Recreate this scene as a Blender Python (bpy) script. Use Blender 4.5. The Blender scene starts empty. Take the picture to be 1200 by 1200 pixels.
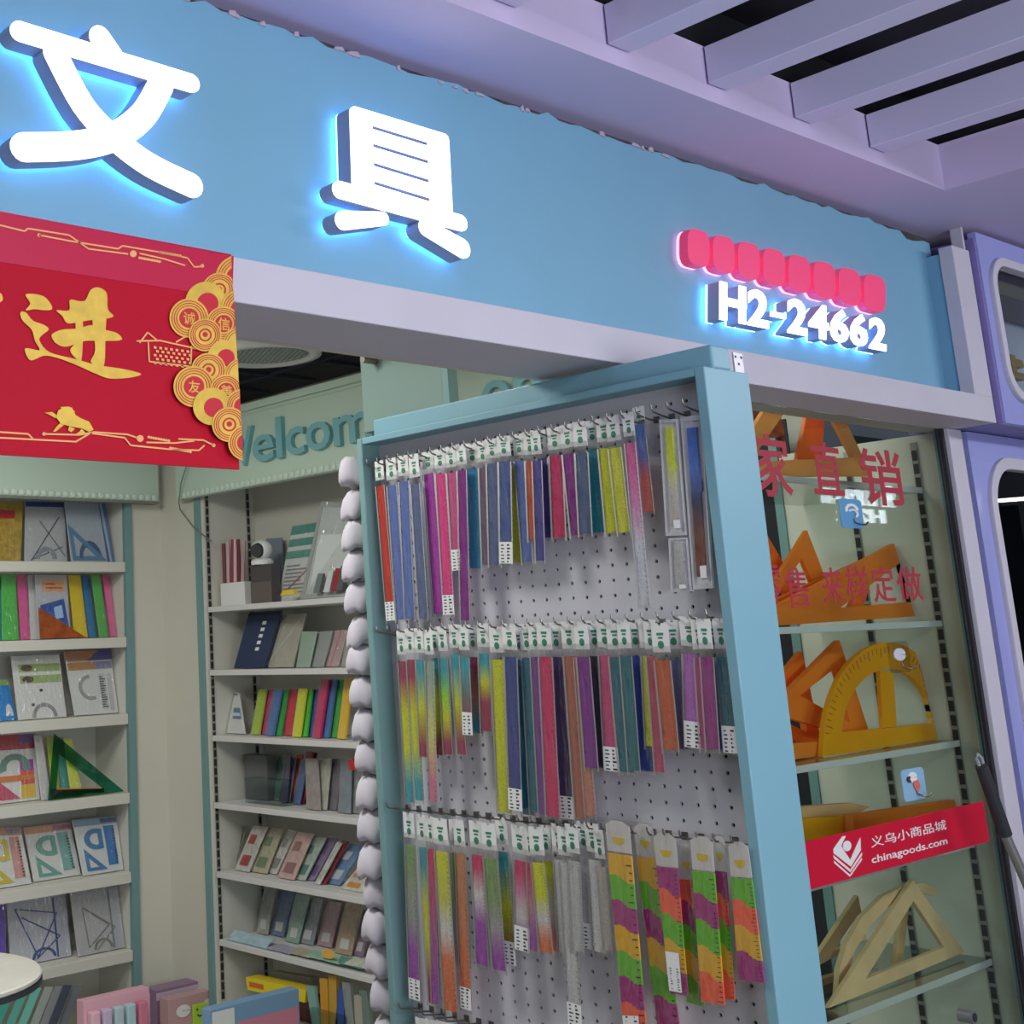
import bpy, math, random
from mathutils import Vector, Matrix
random.seed(7)
SC = bpy.context.scene
COL = SC.collection
# ------------------------------------------------------------------ camera, world, exposure
CAM_H = 1.65
F_PX, CX, CY = 1546.6, 278.1, 422.5            # a crop of a wider photograph: lens shift
YAW, PITCH, ROLL = 0.66597, 0.21206, -0.0391
def cam_axes():
    a, b, c = YAW, PITCH, ROLL
    fwd = Vector((math.sin(a)*math.cos(b), math.cos(a)*math.cos(b), math.sin(b)))
    right = Vector((math.cos(a), -math.sin(a), 0)); up = right.cross(fwd)
    return right*math.cos(c)+up*math.sin(c), up*math.cos(c)-right*math.sin(c), fwd
RT, UP, FW = cam_axes()
cam = bpy.data.objects.new('camera', bpy.data.cameras.new('camera')); COL.objects.link(cam)
M = Matrix((RT, UP, -FW)).transposed().to_4x4(); M.translation = (0, 0, CAM_H)
cam.matrix_world = M
cam.data.sensor_width = 36; cam.data.lens = F_PX/1200*36
cam.data.shift_x = (600-CX)/1200; cam.data.shift_y = (CY-600)/1200
cam.data.clip_start = .05; cam.data.clip_end = 60
SC.camera = cam
SC.view_settings.view_transform = 'Standard'; SC.view_settings.look = 'None'
SC.view_settings.gamma = 1; SC.view_settings.use_curve_mapping = False
SC.view_settings.exposure = 0.0
world = bpy.data.worlds.new('world'); SC.world = world; world.use_nodes = True
world.node_tree.nodes['Background'].inputs[0].default_value = (.55, .6, .8, 1)
world.node_tree.nodes['Background'].inputs[1].default_value = .12
def area(name, loc, target, sx, sy, power, color):
    l = bpy.data.lights.new(name, 'AREA'); l.shape = 'RECTANGLE'; l.size = sx; l.size_y = sy
    l.energy = power; l.color = color
    o = bpy.data.objects.new(name, l); COL.objects.link(o); o.location = loc
    o.rotation_euler = (Vector(target)-Vector(loc)).to_track_quat('-Z', 'Y').to_euler()
    return o
# corridor lamps hang between the slats, in front of the shop
area('corridor_lamp_near', (1.2, -.9, 2.72), (1.4, .2, 0), 1.6, .25, 38, (.98, .97, 1))
area('corridor_lamp_far', (4.2, -.7, 2.60), (4.0, .6, 0), 1.4, .3, 50, (.96, .95, 1))
area('corridor_lamp_left', (-1.2, -.6, 2.72), (-1.0, .3, 0), 1.4, .3, 15, (.95, .96, 1))
# glow of the lit fronts across the corridor, seen on the ceiling
area('opposite_front_glow', (1.5, -1.85, 1.5), (2.3, 1.2, 2.75), 4.2, .8, 104, (.86, .88, 1))
# lamps inside the shop and the showcase, then two added fill lights
area('shop_lamp_front', (1.1, 2.5, 2.62), (1.3, 2.7, 0), .8, .3, 24, (1, 1, .95))
area('shop_lamp_back', (1.6, 3.6, 2.62), (1.9, 4.0, 0), .9, .3, 22, (1, 1, .95))
area('showcase_lamp', (4.3, 1.53, 2.52), (4.3, 1.56, 2.2), .9, .06, 11, (.95, .96, 1))
area('neighbour_fill', (4.3, 1.66, 1.98), (4.2, 1.7, 1), .8, .06, 3, (1, .97, .9))  # unseen fill added so the lower window doesn't go black
area('vitrine_fill', (2.7, 2.1, 2.62), (2.8, 1.7, 0), .8, .3, 10, (1, .98, .94))  # no known lamp here: added fill that brightens the vitrine goods

# ------------------------------------------------------------------ pixel helpers: where a sight line meets a real plane
ORG = Vector((0, 0, CAM_H))
def ray(x, y): return RT*((x-CX)/F_PX)-UP*((y-CY)/F_PX)+FW
def at(ax, val, x, y):
    d = ray(x, y); k = (val-ORG[ax])/d[ax]
    return ORG+d*k
def ax_(v, x, y): return at(0, v, x, y)
def ay_(v, x, y): return at(1, v, x, y)
def az_(v, x, y): return at(2, v, x, y)

# ------------------------------------------------------------------ materials
def lin(c):
    c = c/255
    return c/12.92 if c <= .04045 else ((c+.055)/1.055)**2.4
def rgb(c): return (lin(c[0]), lin(c[1]), lin(c[2]), 1)
MATS = {}
def mat(name, c, rough=.5, metal=0, noise=0, scale=8, emit=0, spec=.5, bump=0):
    if name in MATS: return MATS[name]
    m = bpy.data.materials.new(name); m.use_nodes = True; nt = m.node_tree; b = nt.nodes['Principled BSDF']
    b.inputs['Base Color'].default_value = rgb(c); b.inputs['Roughness'].default_value = rough
    b.inputs['Metallic'].default_value = metal; b.inputs['Specular IOR Level'].default_value = spec
    if emit:
        b.inputs['Emission Color'].default_value = rgb(c); b.inputs['Emission Strength'].default_value = emit
    if noise or bump:
        tc = nt.nodes.new('ShaderNodeTexCoord'); n = nt.nodes.new('ShaderNodeTexNoise')
        n.inputs['Scale'].default_value = scale; n.inputs['Detail'].default_value = 6
        nt.links.new(tc.outputs['Object'], n.inputs['Vector'])
        if noise:
            r = nt.nodes.new('ShaderNodeValToRGB'); q = rgb(c)
            r.color_ramp.elements[0].position = .3; r.color_ramp.elements[1].position = .7
            r.color_ramp.elements[0].color = tuple(v*(1-noise) for v in q[:3])+(1,)
            r.color_ramp.elements[1].color = tuple(min(1, v*(1+noise)) for v in q[:3])+(1,)
            nt.links.new(n.outputs['Fac'], r.inputs['Fac']); nt.links.new(r.outputs['Color'], b.inputs['Base Color'])
        if bump:
            bp = nt.nodes.new('ShaderNodeBump'); bp.inputs['Strength'].default_value = bump; bp.inputs['Distance'].default_value = .002
            nt.links.new(n.outputs['Fac'], bp.inputs['Height']); nt.links.new(bp.outputs['Normal'], b.inputs['Normal'])
    MATS[name] = m; return m
def col(c, rough=.45):
    return mat('colour_%d_%d_%d_%d' % (c[0], c[1], c[2], rough*100), c, rough)
def glow_through(name, c, rough=.35):
    """coloured plastic that lets some light through"""
    m = mat(name, c, rough, noise=.05, scale=12); nt = m.node_tree
    out = nt.nodes['Material Output']; b = nt.nodes['Principled BSDF']; mix = nt.nodes.new('ShaderNodeMixShader'); mix.inputs[0].default_value = .5
    t = nt.nodes.new('ShaderNodeBsdfTranslucent'); t.inputs[0].default_value = rgb(c)
    nt.links.new(b.outputs[0], mix.inputs[1]); nt.links.new(t.outputs[0], mix.inputs[2]); nt.links.new(mix.outputs[0], out.inputs[0])
    return m
def clear(name, tint, gloss_rough, base, power=1.0, wrinkle=0):
    """clear film or glass: see-through, with a Fresnel reflection"""
    if name in MATS: return MATS[name]
    m = bpy.data.materials.new(name); m.use_nodes = True; nt = m.node_tree; nt.nodes.clear()
    out = nt.nodes.new('ShaderNodeOutputMaterial'); mix = nt.nodes.new('ShaderNodeMixShader')
    t = nt.nodes.new('ShaderNodeBsdfTransparent'); t.inputs[0].default_value = rgb(tint)
    g = nt.nodes.new('ShaderNodeBsdfGlossy'); g.inputs['Roughness'].default_value = gloss_rough
    fr = nt.nodes.new('ShaderNodeLayerWeight'); fr.inputs[0].default_value = .5
    p5 = nt.nodes.new('ShaderNodeMath'); p5.operation = 'POWER'; p5.inputs[1].default_value = 5; nt.links.new(fr.outputs['Facing'], p5.inputs[0])
    ma = nt.nodes.new('ShaderNodeMath'); ma.operation = 'MULTIPLY_ADD'; ma.inputs[1].default_value = power; ma.inputs[2].default_value = base
    nt.links.new(p5.outputs[0], ma.inputs[0]); nt.links.new(ma.outputs[0], mix.inputs[0])
    nt.links.new(t.outputs[0], mix.inputs[1]); nt.links.new(g.outputs[0], mix.inputs[2]); nt.links.new(mix.outputs[0], out.inputs[0])
    if wrinkle:
        tc = nt.nodes.new('ShaderNodeTexCoord'); mp = nt.nodes.new('ShaderNodeMapping'); mp.inputs['Scale'].default_value = (1, 1, .25)
        n = nt.nodes.new('ShaderNodeTexNoise'); n.inputs['Scale'].default_value = 70
        bp = nt.nodes.new('ShaderNodeBump'); bp.inputs['Strength'].default_value = wrinkle; bp.inputs['Distance'].default_value = .007
        nt.links.new(tc.outputs['Object'], mp.inputs[0]); nt.links.new(mp.outputs[0], n.inputs['Vector'])
        nt.links.new(n.outputs['Fac'], bp.inputs['Height']); nt.links.new(bp.outputs[0], g.inputs['Normal']); nt.links.new(bp.outputs[0], fr.inputs['Normal'])
    MATS[name] = m; return m
def ruler_mat(cols, ticks=True, rough=.3):
    """acrylic ruler: colours along its length, printed scale along one edge"""
    key = 'ruler_'+'_'.join('%d-%d-%d' % c for c in cols)+('t' if ticks else '')
    if key in MATS: return MATS[key]
    m = bpy.data.materials.new(key); m.use_nodes = True; nt = m.node_tree; b = nt.nodes['Principled BSDF']
    b.inputs['Roughness'].default_value = rough
    uv = nt.nodes.new('ShaderNodeUVMap'); sp = nt.nodes.new('ShaderNodeSeparateXYZ'); nt.links.new(uv.outputs[0], sp.inputs[0])
    r = nt.nodes.new('ShaderNodeValToRGB'); e = r.color_ramp.elements
    n = len(cols)
    if n == 1:
        e[0].color = e[1].color = rgb(cols[0])
    else:
        for i, c in enumerate(cols):                       # listed from the top down
            p = 1-i/(n-1)
            p = .12+.76*p
            if i == 0: el = e[1]; el.position = p
            elif i == n-1: el = e[0]; el.position = p
            else: el = e.new(p)
            el.color = rgb(c)
    nt.links.new(sp.outputs[1], r.inputs[0])
    tc = nt.nodes.new('ShaderNodeTexCoord'); nz = nt.nodes.new('ShaderNodeTexNoise'); nz.inputs['Scale'].default_value = 350
    nt.links.new(tc.outputs['Object'], nz.inputs['Vector'])
    hs = nt.nodes.new('ShaderNodeHueSaturation'); mr = nt.nodes.new('ShaderNodeMapRange'); mr.inputs[3].default_value = .84; mr.inputs[4].default_value = 1.22
    mr.inputs[1].default_value = .3; mr.inputs[2].default_value = .7
    nt.links.new(nz.outputs['Fac'], mr.inputs[0]); nt.links.new(mr.outputs[0], hs.inputs['Value']); nt.links.new(r.outputs[0], hs.inputs['Color'])
    last = hs.outputs[0]
    if ticks:
        def math_(op, a, bv):
            q = nt.nodes.new('ShaderNodeMath'); q.operation = op
            if hasattr(a, 'links'): nt.links.new(a, q.inputs[0])
            else: q.inputs[0].default_value = a
            if hasattr(bv, 'links'): nt.links.new(bv, q.inputs[1])
            else: q.inputs[1].default_value = bv
            return q.outputs[0]
        fr = math_('FRACT', math_('MULTIPLY', sp.outputs[1], 30.0), 0)
        a = math_('LESS_THAN', fr, .3)
        k = math_('MULTIPLY', a, math_('GREATER_THAN', sp.outputs[0], .80))
        mx = nt.nodes.new('ShaderNodeMixRGB'); mx.inputs[2].default_value = (.02, .02, .03, 1)
        nt.links.new(math_('MULTIPLY', k, .38), mx.inputs[0]); nt.links.new(last, mx.inputs[1]); last = mx.outputs[0]
    nt.links.new(last, b.inputs['Base Color'])
    MATS[key] = m; return m

m_sign = mat('sign_blue_paint', (112, 164, 190), .55, noise=.03, scale=5, bump=.05)
m_white = mat('lavender_white_paint', (190, 188, 199), .6, noise=.03, scale=6, bump=.05)
m_ceil = mat('ceiling_paint', (204, 192, 224), .7, noise=.02, scale=3)
m_slat = mat('slat_paint', (210, 206, 236), .6)
m_black = mat('plenum_black', (22, 23, 28), .6, noise=.5, scale=6, bump=1)
m_navy = mat('shop_ceiling_navy', (25, 30, 48), .6)
m_teal = mat('teal_paint', (112, 148, 148), .5, noise=.03, scale=7)
m_tealp = mat('panel_blue_paint', (118, 164, 178), .42, noise=.02, scale=6)
m_mint = mat('mint_board', (188, 208, 192), .5)
m_beige = mat('beige_board', (204, 202, 189), .6, noise=.02, scale=4)
m_cream = mat('cream_board', (204, 203, 193), .55)
m_shelf = mat('shelf_white', (205, 204, 202), .45)
m_floor = mat('floor_tile', (112, 108, 102), .35, noise=.1, scale=3)
m_purple = mat('purple_panel', (150, 156, 214), .28, noise=.02, scale=5)
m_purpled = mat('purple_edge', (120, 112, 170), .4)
m_face = mat('letter_face_lit', (255, 255, 255), .4, emit=1.6)
m_halo = mat('letter_back_led', (120, 190, 255), .5, emit=7.0)
m_side = mat('letter_return', (150, 158, 186), .5)
m_redface = mat('red_letter_face', (226, 64, 112), .4, emit=.35)
m_redback = mat('red_letter_back_led', (255, 150, 190), .5, emit=2.5)
m_red = mat('banner_red', (176, 2, 36), .6, noise=.02, scale=9, spec=.2)
m_redb = mat('banner_tape', (184, 26, 66), .4, spec=.3)
m_gold = mat('banner_gold', (212, 178, 70), .42, metal=.25, noise=.12, scale=60)
m_gold2 = mat('banner_gold_line', (228, 170, 104), .4)
m_redd = mat('banner_dark_red', (190, 8, 40), .5)
m_peg = mat('pegboard_white', (196, 196, 202), .45, noise=.02, scale=4)
m_hole = mat('pegboard_dark_back', (14, 14, 16), .8)
m_wire = mat('hook_wire', (120, 116, 112), .35, metal=.8)
m_card = mat('white_card', (222, 224, 222), .5)
m_print = mat('dark_print', (50, 55, 60), .5)
m_green = mat('green_logo', (52, 128, 96), .5)
m_film = clear('clear_film', (252, 252, 252), .13, .085, .7, wrinkle=1.0)
m_seam = clear('film_seam', (240, 240, 240), .5, .42, .3)
m_acryl = clear('clear_acrylic', (232, 238, 238), .05, .02, .8)
m_glass = clear('shop_glass', (236, 243, 239), .0, .012, 1.0)
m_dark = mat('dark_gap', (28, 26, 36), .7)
m_slot = mat('slot_black', (40, 38, 36), .7)
m_orange = glow_through('orange_plastic', (255, 166, 58))
m_orange2 = glow_through('deep_orange_plastic', (252, 146, 44))
m_yellow = glow_through('amber_plastic', (255, 196, 36), .3)
m_wood = mat('beech_wood', (226, 190, 142), .5, noise=.1, scale=14)
m_woodd = mat('darker_wood', (198, 160, 112), .5, noise=.1, scale=14)
m_vinyl = mat('red_vinyl', (160, 34, 52), .5)
m_stick = mat('red_strip_vinyl', (196, 22, 52), .3)
m_rubber = mat('black_grip', (44, 46, 52), .55)
m_steel = mat('grey_pole', (150, 150, 150), .35, metal=.6)
m_paper = mat('white_crepe', (194, 190, 199), .8, bump=.4, scale=30)

# ------------------------------------------------------------------ mesh helpers
class MB:
    def __init__(s): s.v = []; s.f = []; s.uv = []; s.mi = []
    def add(s, vs, fs, uvs=None, mi=0):
        o = len(s.v); s.v += [Vector(p) for p in vs]
        for f in fs:
            s.f.append([o+i for i in f]); s.mi.append(mi)
            s.uv.append([uvs[i] for i in f] if uvs else [(0, 0)]*len(f))
        return s
    def box(s, a, b, mi=0):
        x0, x1 = sorted((a[0], b[0])); y0, y1 = sorted((a[1], b[1])); z0, z1 = sorted((a[2], b[2]))
        return s.add([(x0,y0,z0),(x1,y0,z0),(x1,y1,z0),(x0,y1,z0),(x0,y0,z1),(x1,y0,z1),(x1,y1,z1),(x0,y1,z1)],
              [(0,3,2,1),(4,5,6,7),(0,1,5,4),(1,2,6,5),(2,3,7,6),(3,0,4,7)], mi=mi)
    def prism(s, poly, vec, uvs=None, mi=0):
        n = len(poly); vec = Vector(vec); p = [Vector(q) for q in poly]
        fs = [list(range(n)), list(range(2*n-1, n-1, -1))]+[[i, n+i, n+(i+1) % n, (i+1) % n] for i in range(n)]
        return s.add(p+[q+vec for q in p], fs, (list(uvs)+list(uvs)) if uvs else None, mi)
    def ring(s, outer, inner, vec, closed=True, mi=0):
        n = len(outer); vec = Vector(vec)
        O = [Vector(q) for q in outer]; I = [Vector(q) for q in inner]
        vs = O+I+[q+vec for q in O]+[q+vec for q in I]; fs = []
        for i in range(n if closed else n-1):
            j = (i+1) % n
            fs += [(i, j, n+j, n+i), (2*n+i, 3*n+i, 3*n+j, 2*n+j), (i, 2*n+i, 2*n+j, j), (n+i, n+j, 3*n+j, 3*n+i)]
        if not closed: fs += [(0, n, 3*n, 2*n), (n-1, 3*n-1, 4*n-1, 2*n-1)]
        return s.add(vs, fs, mi=mi)
    def tube(s, pts, r, n=8, mi=0, cap=True):
        pts = [Vector(p) for p in pts]; vs = []; fs = []
        rs = r if isinstance(r, (list, tuple)) else [r]*len(pts)
        for i, p in enumerate(pts):
            d = (pts[min(i+1, len(pts)-1)]-pts[max(i-1, 0)]).normalized()
            a = Vector((0, 0, 1)) if abs(d.z) < .9 else Vector((1, 0, 0))
            u = d.cross(a).normalized(); w = d.cross(u)
            vs += [p+(u*math.cos(2*math.pi*k/n)+w*math.sin(2*math.pi*k/n))*rs[i] for k in range(n)]
        for i in range(len(pts)-1):
            for k in range(n):
                k2 = (k+1) % n; fs.append((i*n+k, (i+1)*n+k, (i+1)*n+k2, i*n+k2))
        if cap: fs += [list(range(n)), [(len(pts)-1)*n+k for k in range(n-1, -1, -1)]]
        return s.add(vs, fs, mi=mi)
    def ball(s, c, rx, ry=None, rz=None, nu=12, nv=8, fn=None, mi=0):
        ry = ry or rx; rz = rz or rx; c = Vector(c); vs = []; fs = []
        for j in range(nv+1):
            t = math.pi*j/nv
            for i in range(nu):
                p = 2*math.pi*i/nu; k = fn(p, t) if fn else 1
                vs.append(c+Vector((rx*math.sin(t)*math.cos(p)*k, ry*math.sin(t)*math.sin(p)*k, rz*math.cos(t))))
        for j in range(nv):
            for i in range(nu):
                i2 = (i+1) % nu; fs.append((j*nu+i, (j+1)*nu+i, (j+1)*nu+i2, j*nu+i2))
        return s.add(vs, fs, mi=mi)
def obj(name, mb, m, parent=None, smooth=False, bevel=0, origin=None):
    """link one mesh object; a top-level mesh gets its origin at its base centre"""
    if parent is not None: org = Vector(parent['_w'])
    elif origin is not None: org = Vector(origin)
    else:
        xs = [p.x for p in mb.v]; ys = [p.y for p in mb.v]; zs = [p.z for p in mb.v]
        org = Vector(((min(xs)+max(xs))/2, (min(ys)+max(ys))/2, min(zs)))
    me = bpy.data.meshes.new(name)
    me.from_pydata([p-org for p in mb.v], [], mb.f)
    for q in (m if isinstance(m, (list, tuple)) else [m]): me.materials.append(q)
    if any(mb.mi): me.polygons.foreach_set('material_index', mb.mi)
    uvl = me.uv_layers.new(name='UVMap')
    flat = [c for f in mb.uv for t in f for c in t]
    if len(flat) == 2*len(me.loops): uvl.data.foreach_set('uv', flat)
    if smooth: me.polygons.foreach_set('use_smooth', [True]*len(me.polygons))
    me.validate(); me.update()
    o = bpy.data.objects.new(name, me); COL.objects.link(o); o['_w'] = org[:]
    if parent is not None: o.parent = parent
    else: o.location = org
    if bevel:
        b = o.modifiers.new('bevel', 'BEVEL'); b.width = bevel; b.segments = 2; b.limit_method = 'ANGLE'
    return o
LABELS = {}
def tag(o, label, cat, group=None):
    n = LABELS.get(label, 0); LABELS[label] = n+1
    if n: print('DUPLICATE LABEL', label)
    o['label'] = label; o['category'] = cat
    if group: o['group'] = group
    return o
def thing(name, loc, label, cat, group=None):
    o = bpy.data.objects.new(name, None); COL.objects.link(o); o.location = Vector(loc); o['_w'] = tuple(loc)
    o.empty_display_size = .02
    return tag(o, label, cat, group)
def struct(name, mb, m, parent=None, **k):
    o = obj(name, mb, m, parent, **k)
    if parent is None: o['kind'] = 'structure'
    return o
class Quad:
    """a flat face in the scene: (s,t) in 0..1 from bottom left; n points to the viewer"""
    def __init__(q, bl, br, tr, tl):
        q.c = [Vector(p) for p in (bl, br, tr, tl)]
        q.n = (q.c[1]-q.c[0]).cross(q.c[3]-q.c[0]).normalized()
    def p(q, s, t, off=0):
        a, b, c, d = q.c
        return a*(1-s)*(1-t)+b*s*(1-t)+c*s*t+d*(1-s)*t+q.n*off
    def plate(q, mb, poly, off, th, mi=0):
        return mb.prism([q.p(s, t, off+th) for s, t in poly], q.n*(-th), uvs=poly, mi=mi)
    def rect(q, mb, s0, s1, t0, t1, off, th, mi=0):
        return q.plate(mb, [(s0, t0), (s1, t0), (s1, t1), (s0, t1)], off, th, mi)
    def ring(q, mb, o, i, off, th, closed=True, mi=0):
        return mb.ring([q.p(s, t, off+th) for s, t in o], [q.p(s, t, off+th) for s, t in i], q.n*(-th), closed, mi)
    def line(q, mb, pts, w, off, th, mi=0, asp=1):
        for (a, b) in zip(pts, pts[1:]):
            dx, dy = (b[0]-a[0])*asp, b[1]-a[1]; L = math.hypot(dx, dy) or 1e-9
            nx, ny = -dy/L*w/2/asp, dx/L*w/2
            q.plate(mb, [(a[0]-nx, a[1]-ny), (b[0]-nx, b[1]-ny), (b[0]+nx, b[1]+ny), (a[0]+nx, a[1]+ny)], off, th, mi)
def arc(cx, cy, rx, ry, a0, a1, n=14):
    return [(cx+rx*math.cos(math.radians(a0+(a1-a0)*i/n)), cy+ry*math.sin(math.radians(a0+(a1-a0)*i/n))) for i in range(n+1)]
def capsule(mb, pts, r, vec, frame, n=8):
    """stroke with round ends through plane points (u,v); frame maps (u,v) to the scene"""
    L = []; R = []
    for i, p in enumerate(pts):
        a = pts[max(i-1, 0)]; b = pts[min(i+1, len(pts)-1)]
        ang = math.atan2(b[1]-a[1], b[0]-a[0])
        rr = r[i] if isinstance(r, (list, tuple)) else r
        L.append((p[0]-math.sin(ang)*rr, p[1]+math.cos(ang)*rr)); R.append((p[0]+math.sin(ang)*rr, p[1]-math.cos(ang)*rr))
    r0 = r[0] if isinstance(r, (list, tuple)) else r; r1 = r[-1] if isinstance(r, (list, tuple)) else r
    a0 = math.atan2(pts[1][1]-pts[0][1], pts[1][0]-pts[0][0]); a1 = math.atan2(pts[-1][1]-pts[-2][1], pts[-1][0]-pts[-2][0])
    c0 = [(pts[0][0]+r0*math.cos(a0+math.pi/2+math.pi*k/n), pts[0][1]+r0*math.sin(a0+math.pi/2+math.pi*k/n)) for k in range(1, n)]
    c1 = [(pts[-1][0]+r1*math.cos(a1-math.pi/2+math.pi*k/n), pts[-1][1]+r1*math.sin(a1-math.pi/2+math.pi*k/n)) for k in range(1, n)]
    poly = [frame(*q) for q in R+c1+L[::-1]+c0]
    mb.prism(poly, vec)
_tcache = {}
def glyphs(s, offset=0, res=3):
    """flat glyph outlines of a line of text, turned into vertices and faces, scaled to a unit box"""
    k = (s, offset)
    if k in _tcache: return _tcache[k]
    cu = bpy.data.curves.new('text', 'FONT'); cu.body = s; cu.size = 1; cu.offset = offset; cu.resolution_u = res
    cu.fill_mode = 'FRONT'
    o = bpy.data.objects.new('text', cu); COL.objects.link(o)
    dg = bpy.context.evaluated_depsgraph_get(); me = bpy.data.meshes.new_from_object(o.evaluated_get(dg))
    vs = [(v.co.x, v.co.y) for v in me.vertices]; fs = [list(p.vertices) for p in me.polygons]
    bpy.data.objects.remove(o); bpy.data.curves.remove(cu); bpy.data.meshes.remove(me)
    x0 = min(v[0] for v in vs); x1 = max(v[0] for v in vs); y0 = min(v[1] for v in vs); y1 = max(v[1] for v in vs)
    vs = [((v[0]-x0)/(x1-x0), (v[1]-y0)/(y1-y0)) for v in vs]
    edges = {}
    for f in fs:
        for a, b in zip(f, f[1:]+f[:1]):
            e = (min(a, b), max(a, b)); edges.setdefault(e, []).append((a, b))
    border = [l[0] for l in edges.values() if len(l) == 1]
    _tcache[k] = (vs, fs, border); return _tcache[k]
def text(mb, s, q, s0, s1, t0, t1, off, th, offset=0, mi=0):
    vs, fs, bd = glyphs(s, offset)
    m = lambda v, o: q.p(s0+(s1-s0)*v[0], t0+(t1-t0)*v[1], o)
    n = len(vs)
    mb.add([m(v, off+th) for v in vs]+[m(v, off) for v in vs],
           fs+[[i+n for i in f[::-1]] for f in fs]+[[b, a, a+n, b+n] for a, b in bd], mi=mi)
def pquad(ax, val, px, top=None):
    """face on the plane axis=val through four photo points bl,br,tr,tl (top: another plane for the upper two, a lean)"""
    t = val if top is None else top
    return Quad(at(ax, val, *px[0]), at(ax, val, *px[1]), at(ax, t, *px[2]), at(ax, t, *px[3]))
Z = lambda z: z+CAM_H

# ================================================================== SETTING
YF = 1.40                                   # front of the white beam
zb0, zb1 = Z(.467), Z(.533)
YS = YF+.07                                 # blue sign board
struct('floor', MB().box((-2.5, -3, -.05), (6.5, 6, 0)), m_floor)
CEIL = Z(.975)
OX, OY = 3.13, 1.285                        # corner of the slatted opening
mb = MB().box((-2.5, OY, CEIL), (6.5, 1.62, CEIL+.06)).box((OX, -2.05, CEIL), (6.5, OY, CEIL+.06))
mb.box((-2.5, OY, CEIL+.06), (OX+.02, OY+.02, CEIL+.112)).box((OX, -2.05, CEIL+.06), (OX+.02, OY, CEIL+.112))
ceil = struct('ceiling', mb, m_ceil)
struct('ceiling_2', MB().box((-2.5, -2.05, CEIL+.22), (OX+.3, OY+.05, CEIL+.25)).box((-2.5, OY+.021, CEIL+.10), (OX+.3, OY+.05, CEIL+.22)).box((OX+.021, -2.05, CEIL+.10), (OX+.04, OY+.02, CEIL+.22)), m_black)
for i in range(9):
    x = 2.815-.307*i
    sl = obj('slat', MB().box((x-.032, -2.0, CEIL+.032), (x+.032, OY-.004, CEIL+.108)), m_slat, ceil, bevel=.002)
# sign board with a chipped upper edge
x0, x1 = -1.2, 3.44
n = 150; top = []
zt = Z(.952)
for i in range(n+1):
    x = x1-(x1-x0)*i/n
    top.append((x, YS, zt+random.uniform(-.004, .004)+(.005 if random.random() < .2 else 0)-(.012 if x > 3.3 else 0)))
mb = MB().prism([(x0, YS, zb0+.02), (x1, YS, zb0+.02)]+top, (0, .03, 0))
wf = struct('wall_front', mb, m_sign)
struct('trim_1', MB().box((x0, YS+.031, Z(.90)), (3.5, YS+.06, CEIL)), mat('dark_plaster', (70, 64, 66), .8, noise=.4, scale=30))
mb = MB()                                                       # loose flakes of plaster along the gap
for i in range(26):
    x = .95+random.random()*1.35; w = random.uniform(.006, .03); z = zt-.004
    mb.prism([(x, YS-.002, z), (x+w, YS-.004, z-random.uniform(0, .004)), (x+w*.8, YS-.003, z+random.uniform(.004, .01)), (x+w*.2, YS-.001, z+random.uniform(.003, .009))], (0, .004, 0))
fl = obj('flaking_plaster', mb, mat('plaster_flake', (176, 166, 180), .8), wf); fl['kind'] = 'stuff'
struct('trim_2', MB().box((x0, YF, zb0), (3.495, YF+.17, zb1)), m_white, bevel=.002)
# right return of the sign: blue reveal and white post
struct('trim_3', MB().box((3.40, YF, zb1-.001), (3.495, YF+.035, Z(.915))).box((3.47, YF, Z(.915)), (3.478, YF+.03, CEIL)), m_white, bevel=.002)
struct('trim_4', MB().box((3.405, YF+.036, zb1-.02), (3.47, YS+.005, Z(.90))), m_sign)
# shop shell
XW, YB = 3.30, 4.78
SH_C = Z(1.06)
struct('ceiling_3', MB().box((-1.6, YF+.12, SH_C), (3.7, YB+.4, SH_C+.05)), m_navy)
mb = MB()
for i in range(12):
    y = 1.9+i*.3; mb.box((-1.5, y, SH_C-.012), (3.55, y+.012, SH_C-.0005))
for i in range(16):
    x = -1.2+i*.3; mb.box((x, 1.6, SH_C-.011), (x+.012, YB+.2, SH_C-.0005))
g = obj('ceiling_grid', mb, mat('grid_grey', (58, 62, 78), .6), bpy.data.objects['ceiling_3']); g['kind'] = 'stuff'
struct('wall_back', MB().box((-1.6, YB+.31, 0), (3.7, YB+.36, SH_C)), m_beige)
struct('wall_right', MB().box((XW+.31, 1.95, 0), (XW+.36, YB+.31, SH_C)), m_beige)
struct('wall_left', MB().box((-1.6, YF+.1, 0), (-1.55, YB+.31, SH_C)), m_beige)
struct('wall_front_upper', MB().box((-1.55, YF+.17, zb0+.005), (3.55, YF+.2, SH_C)), m_beige)
# opposite shop front, seen only mirrored in the glass
struct('wall_opposite', MB().box((-2.5, -2.15, 0), (13, -2.1, 2.62)), mat('opposite_wall', (96, 98, 112), .7))

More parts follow.
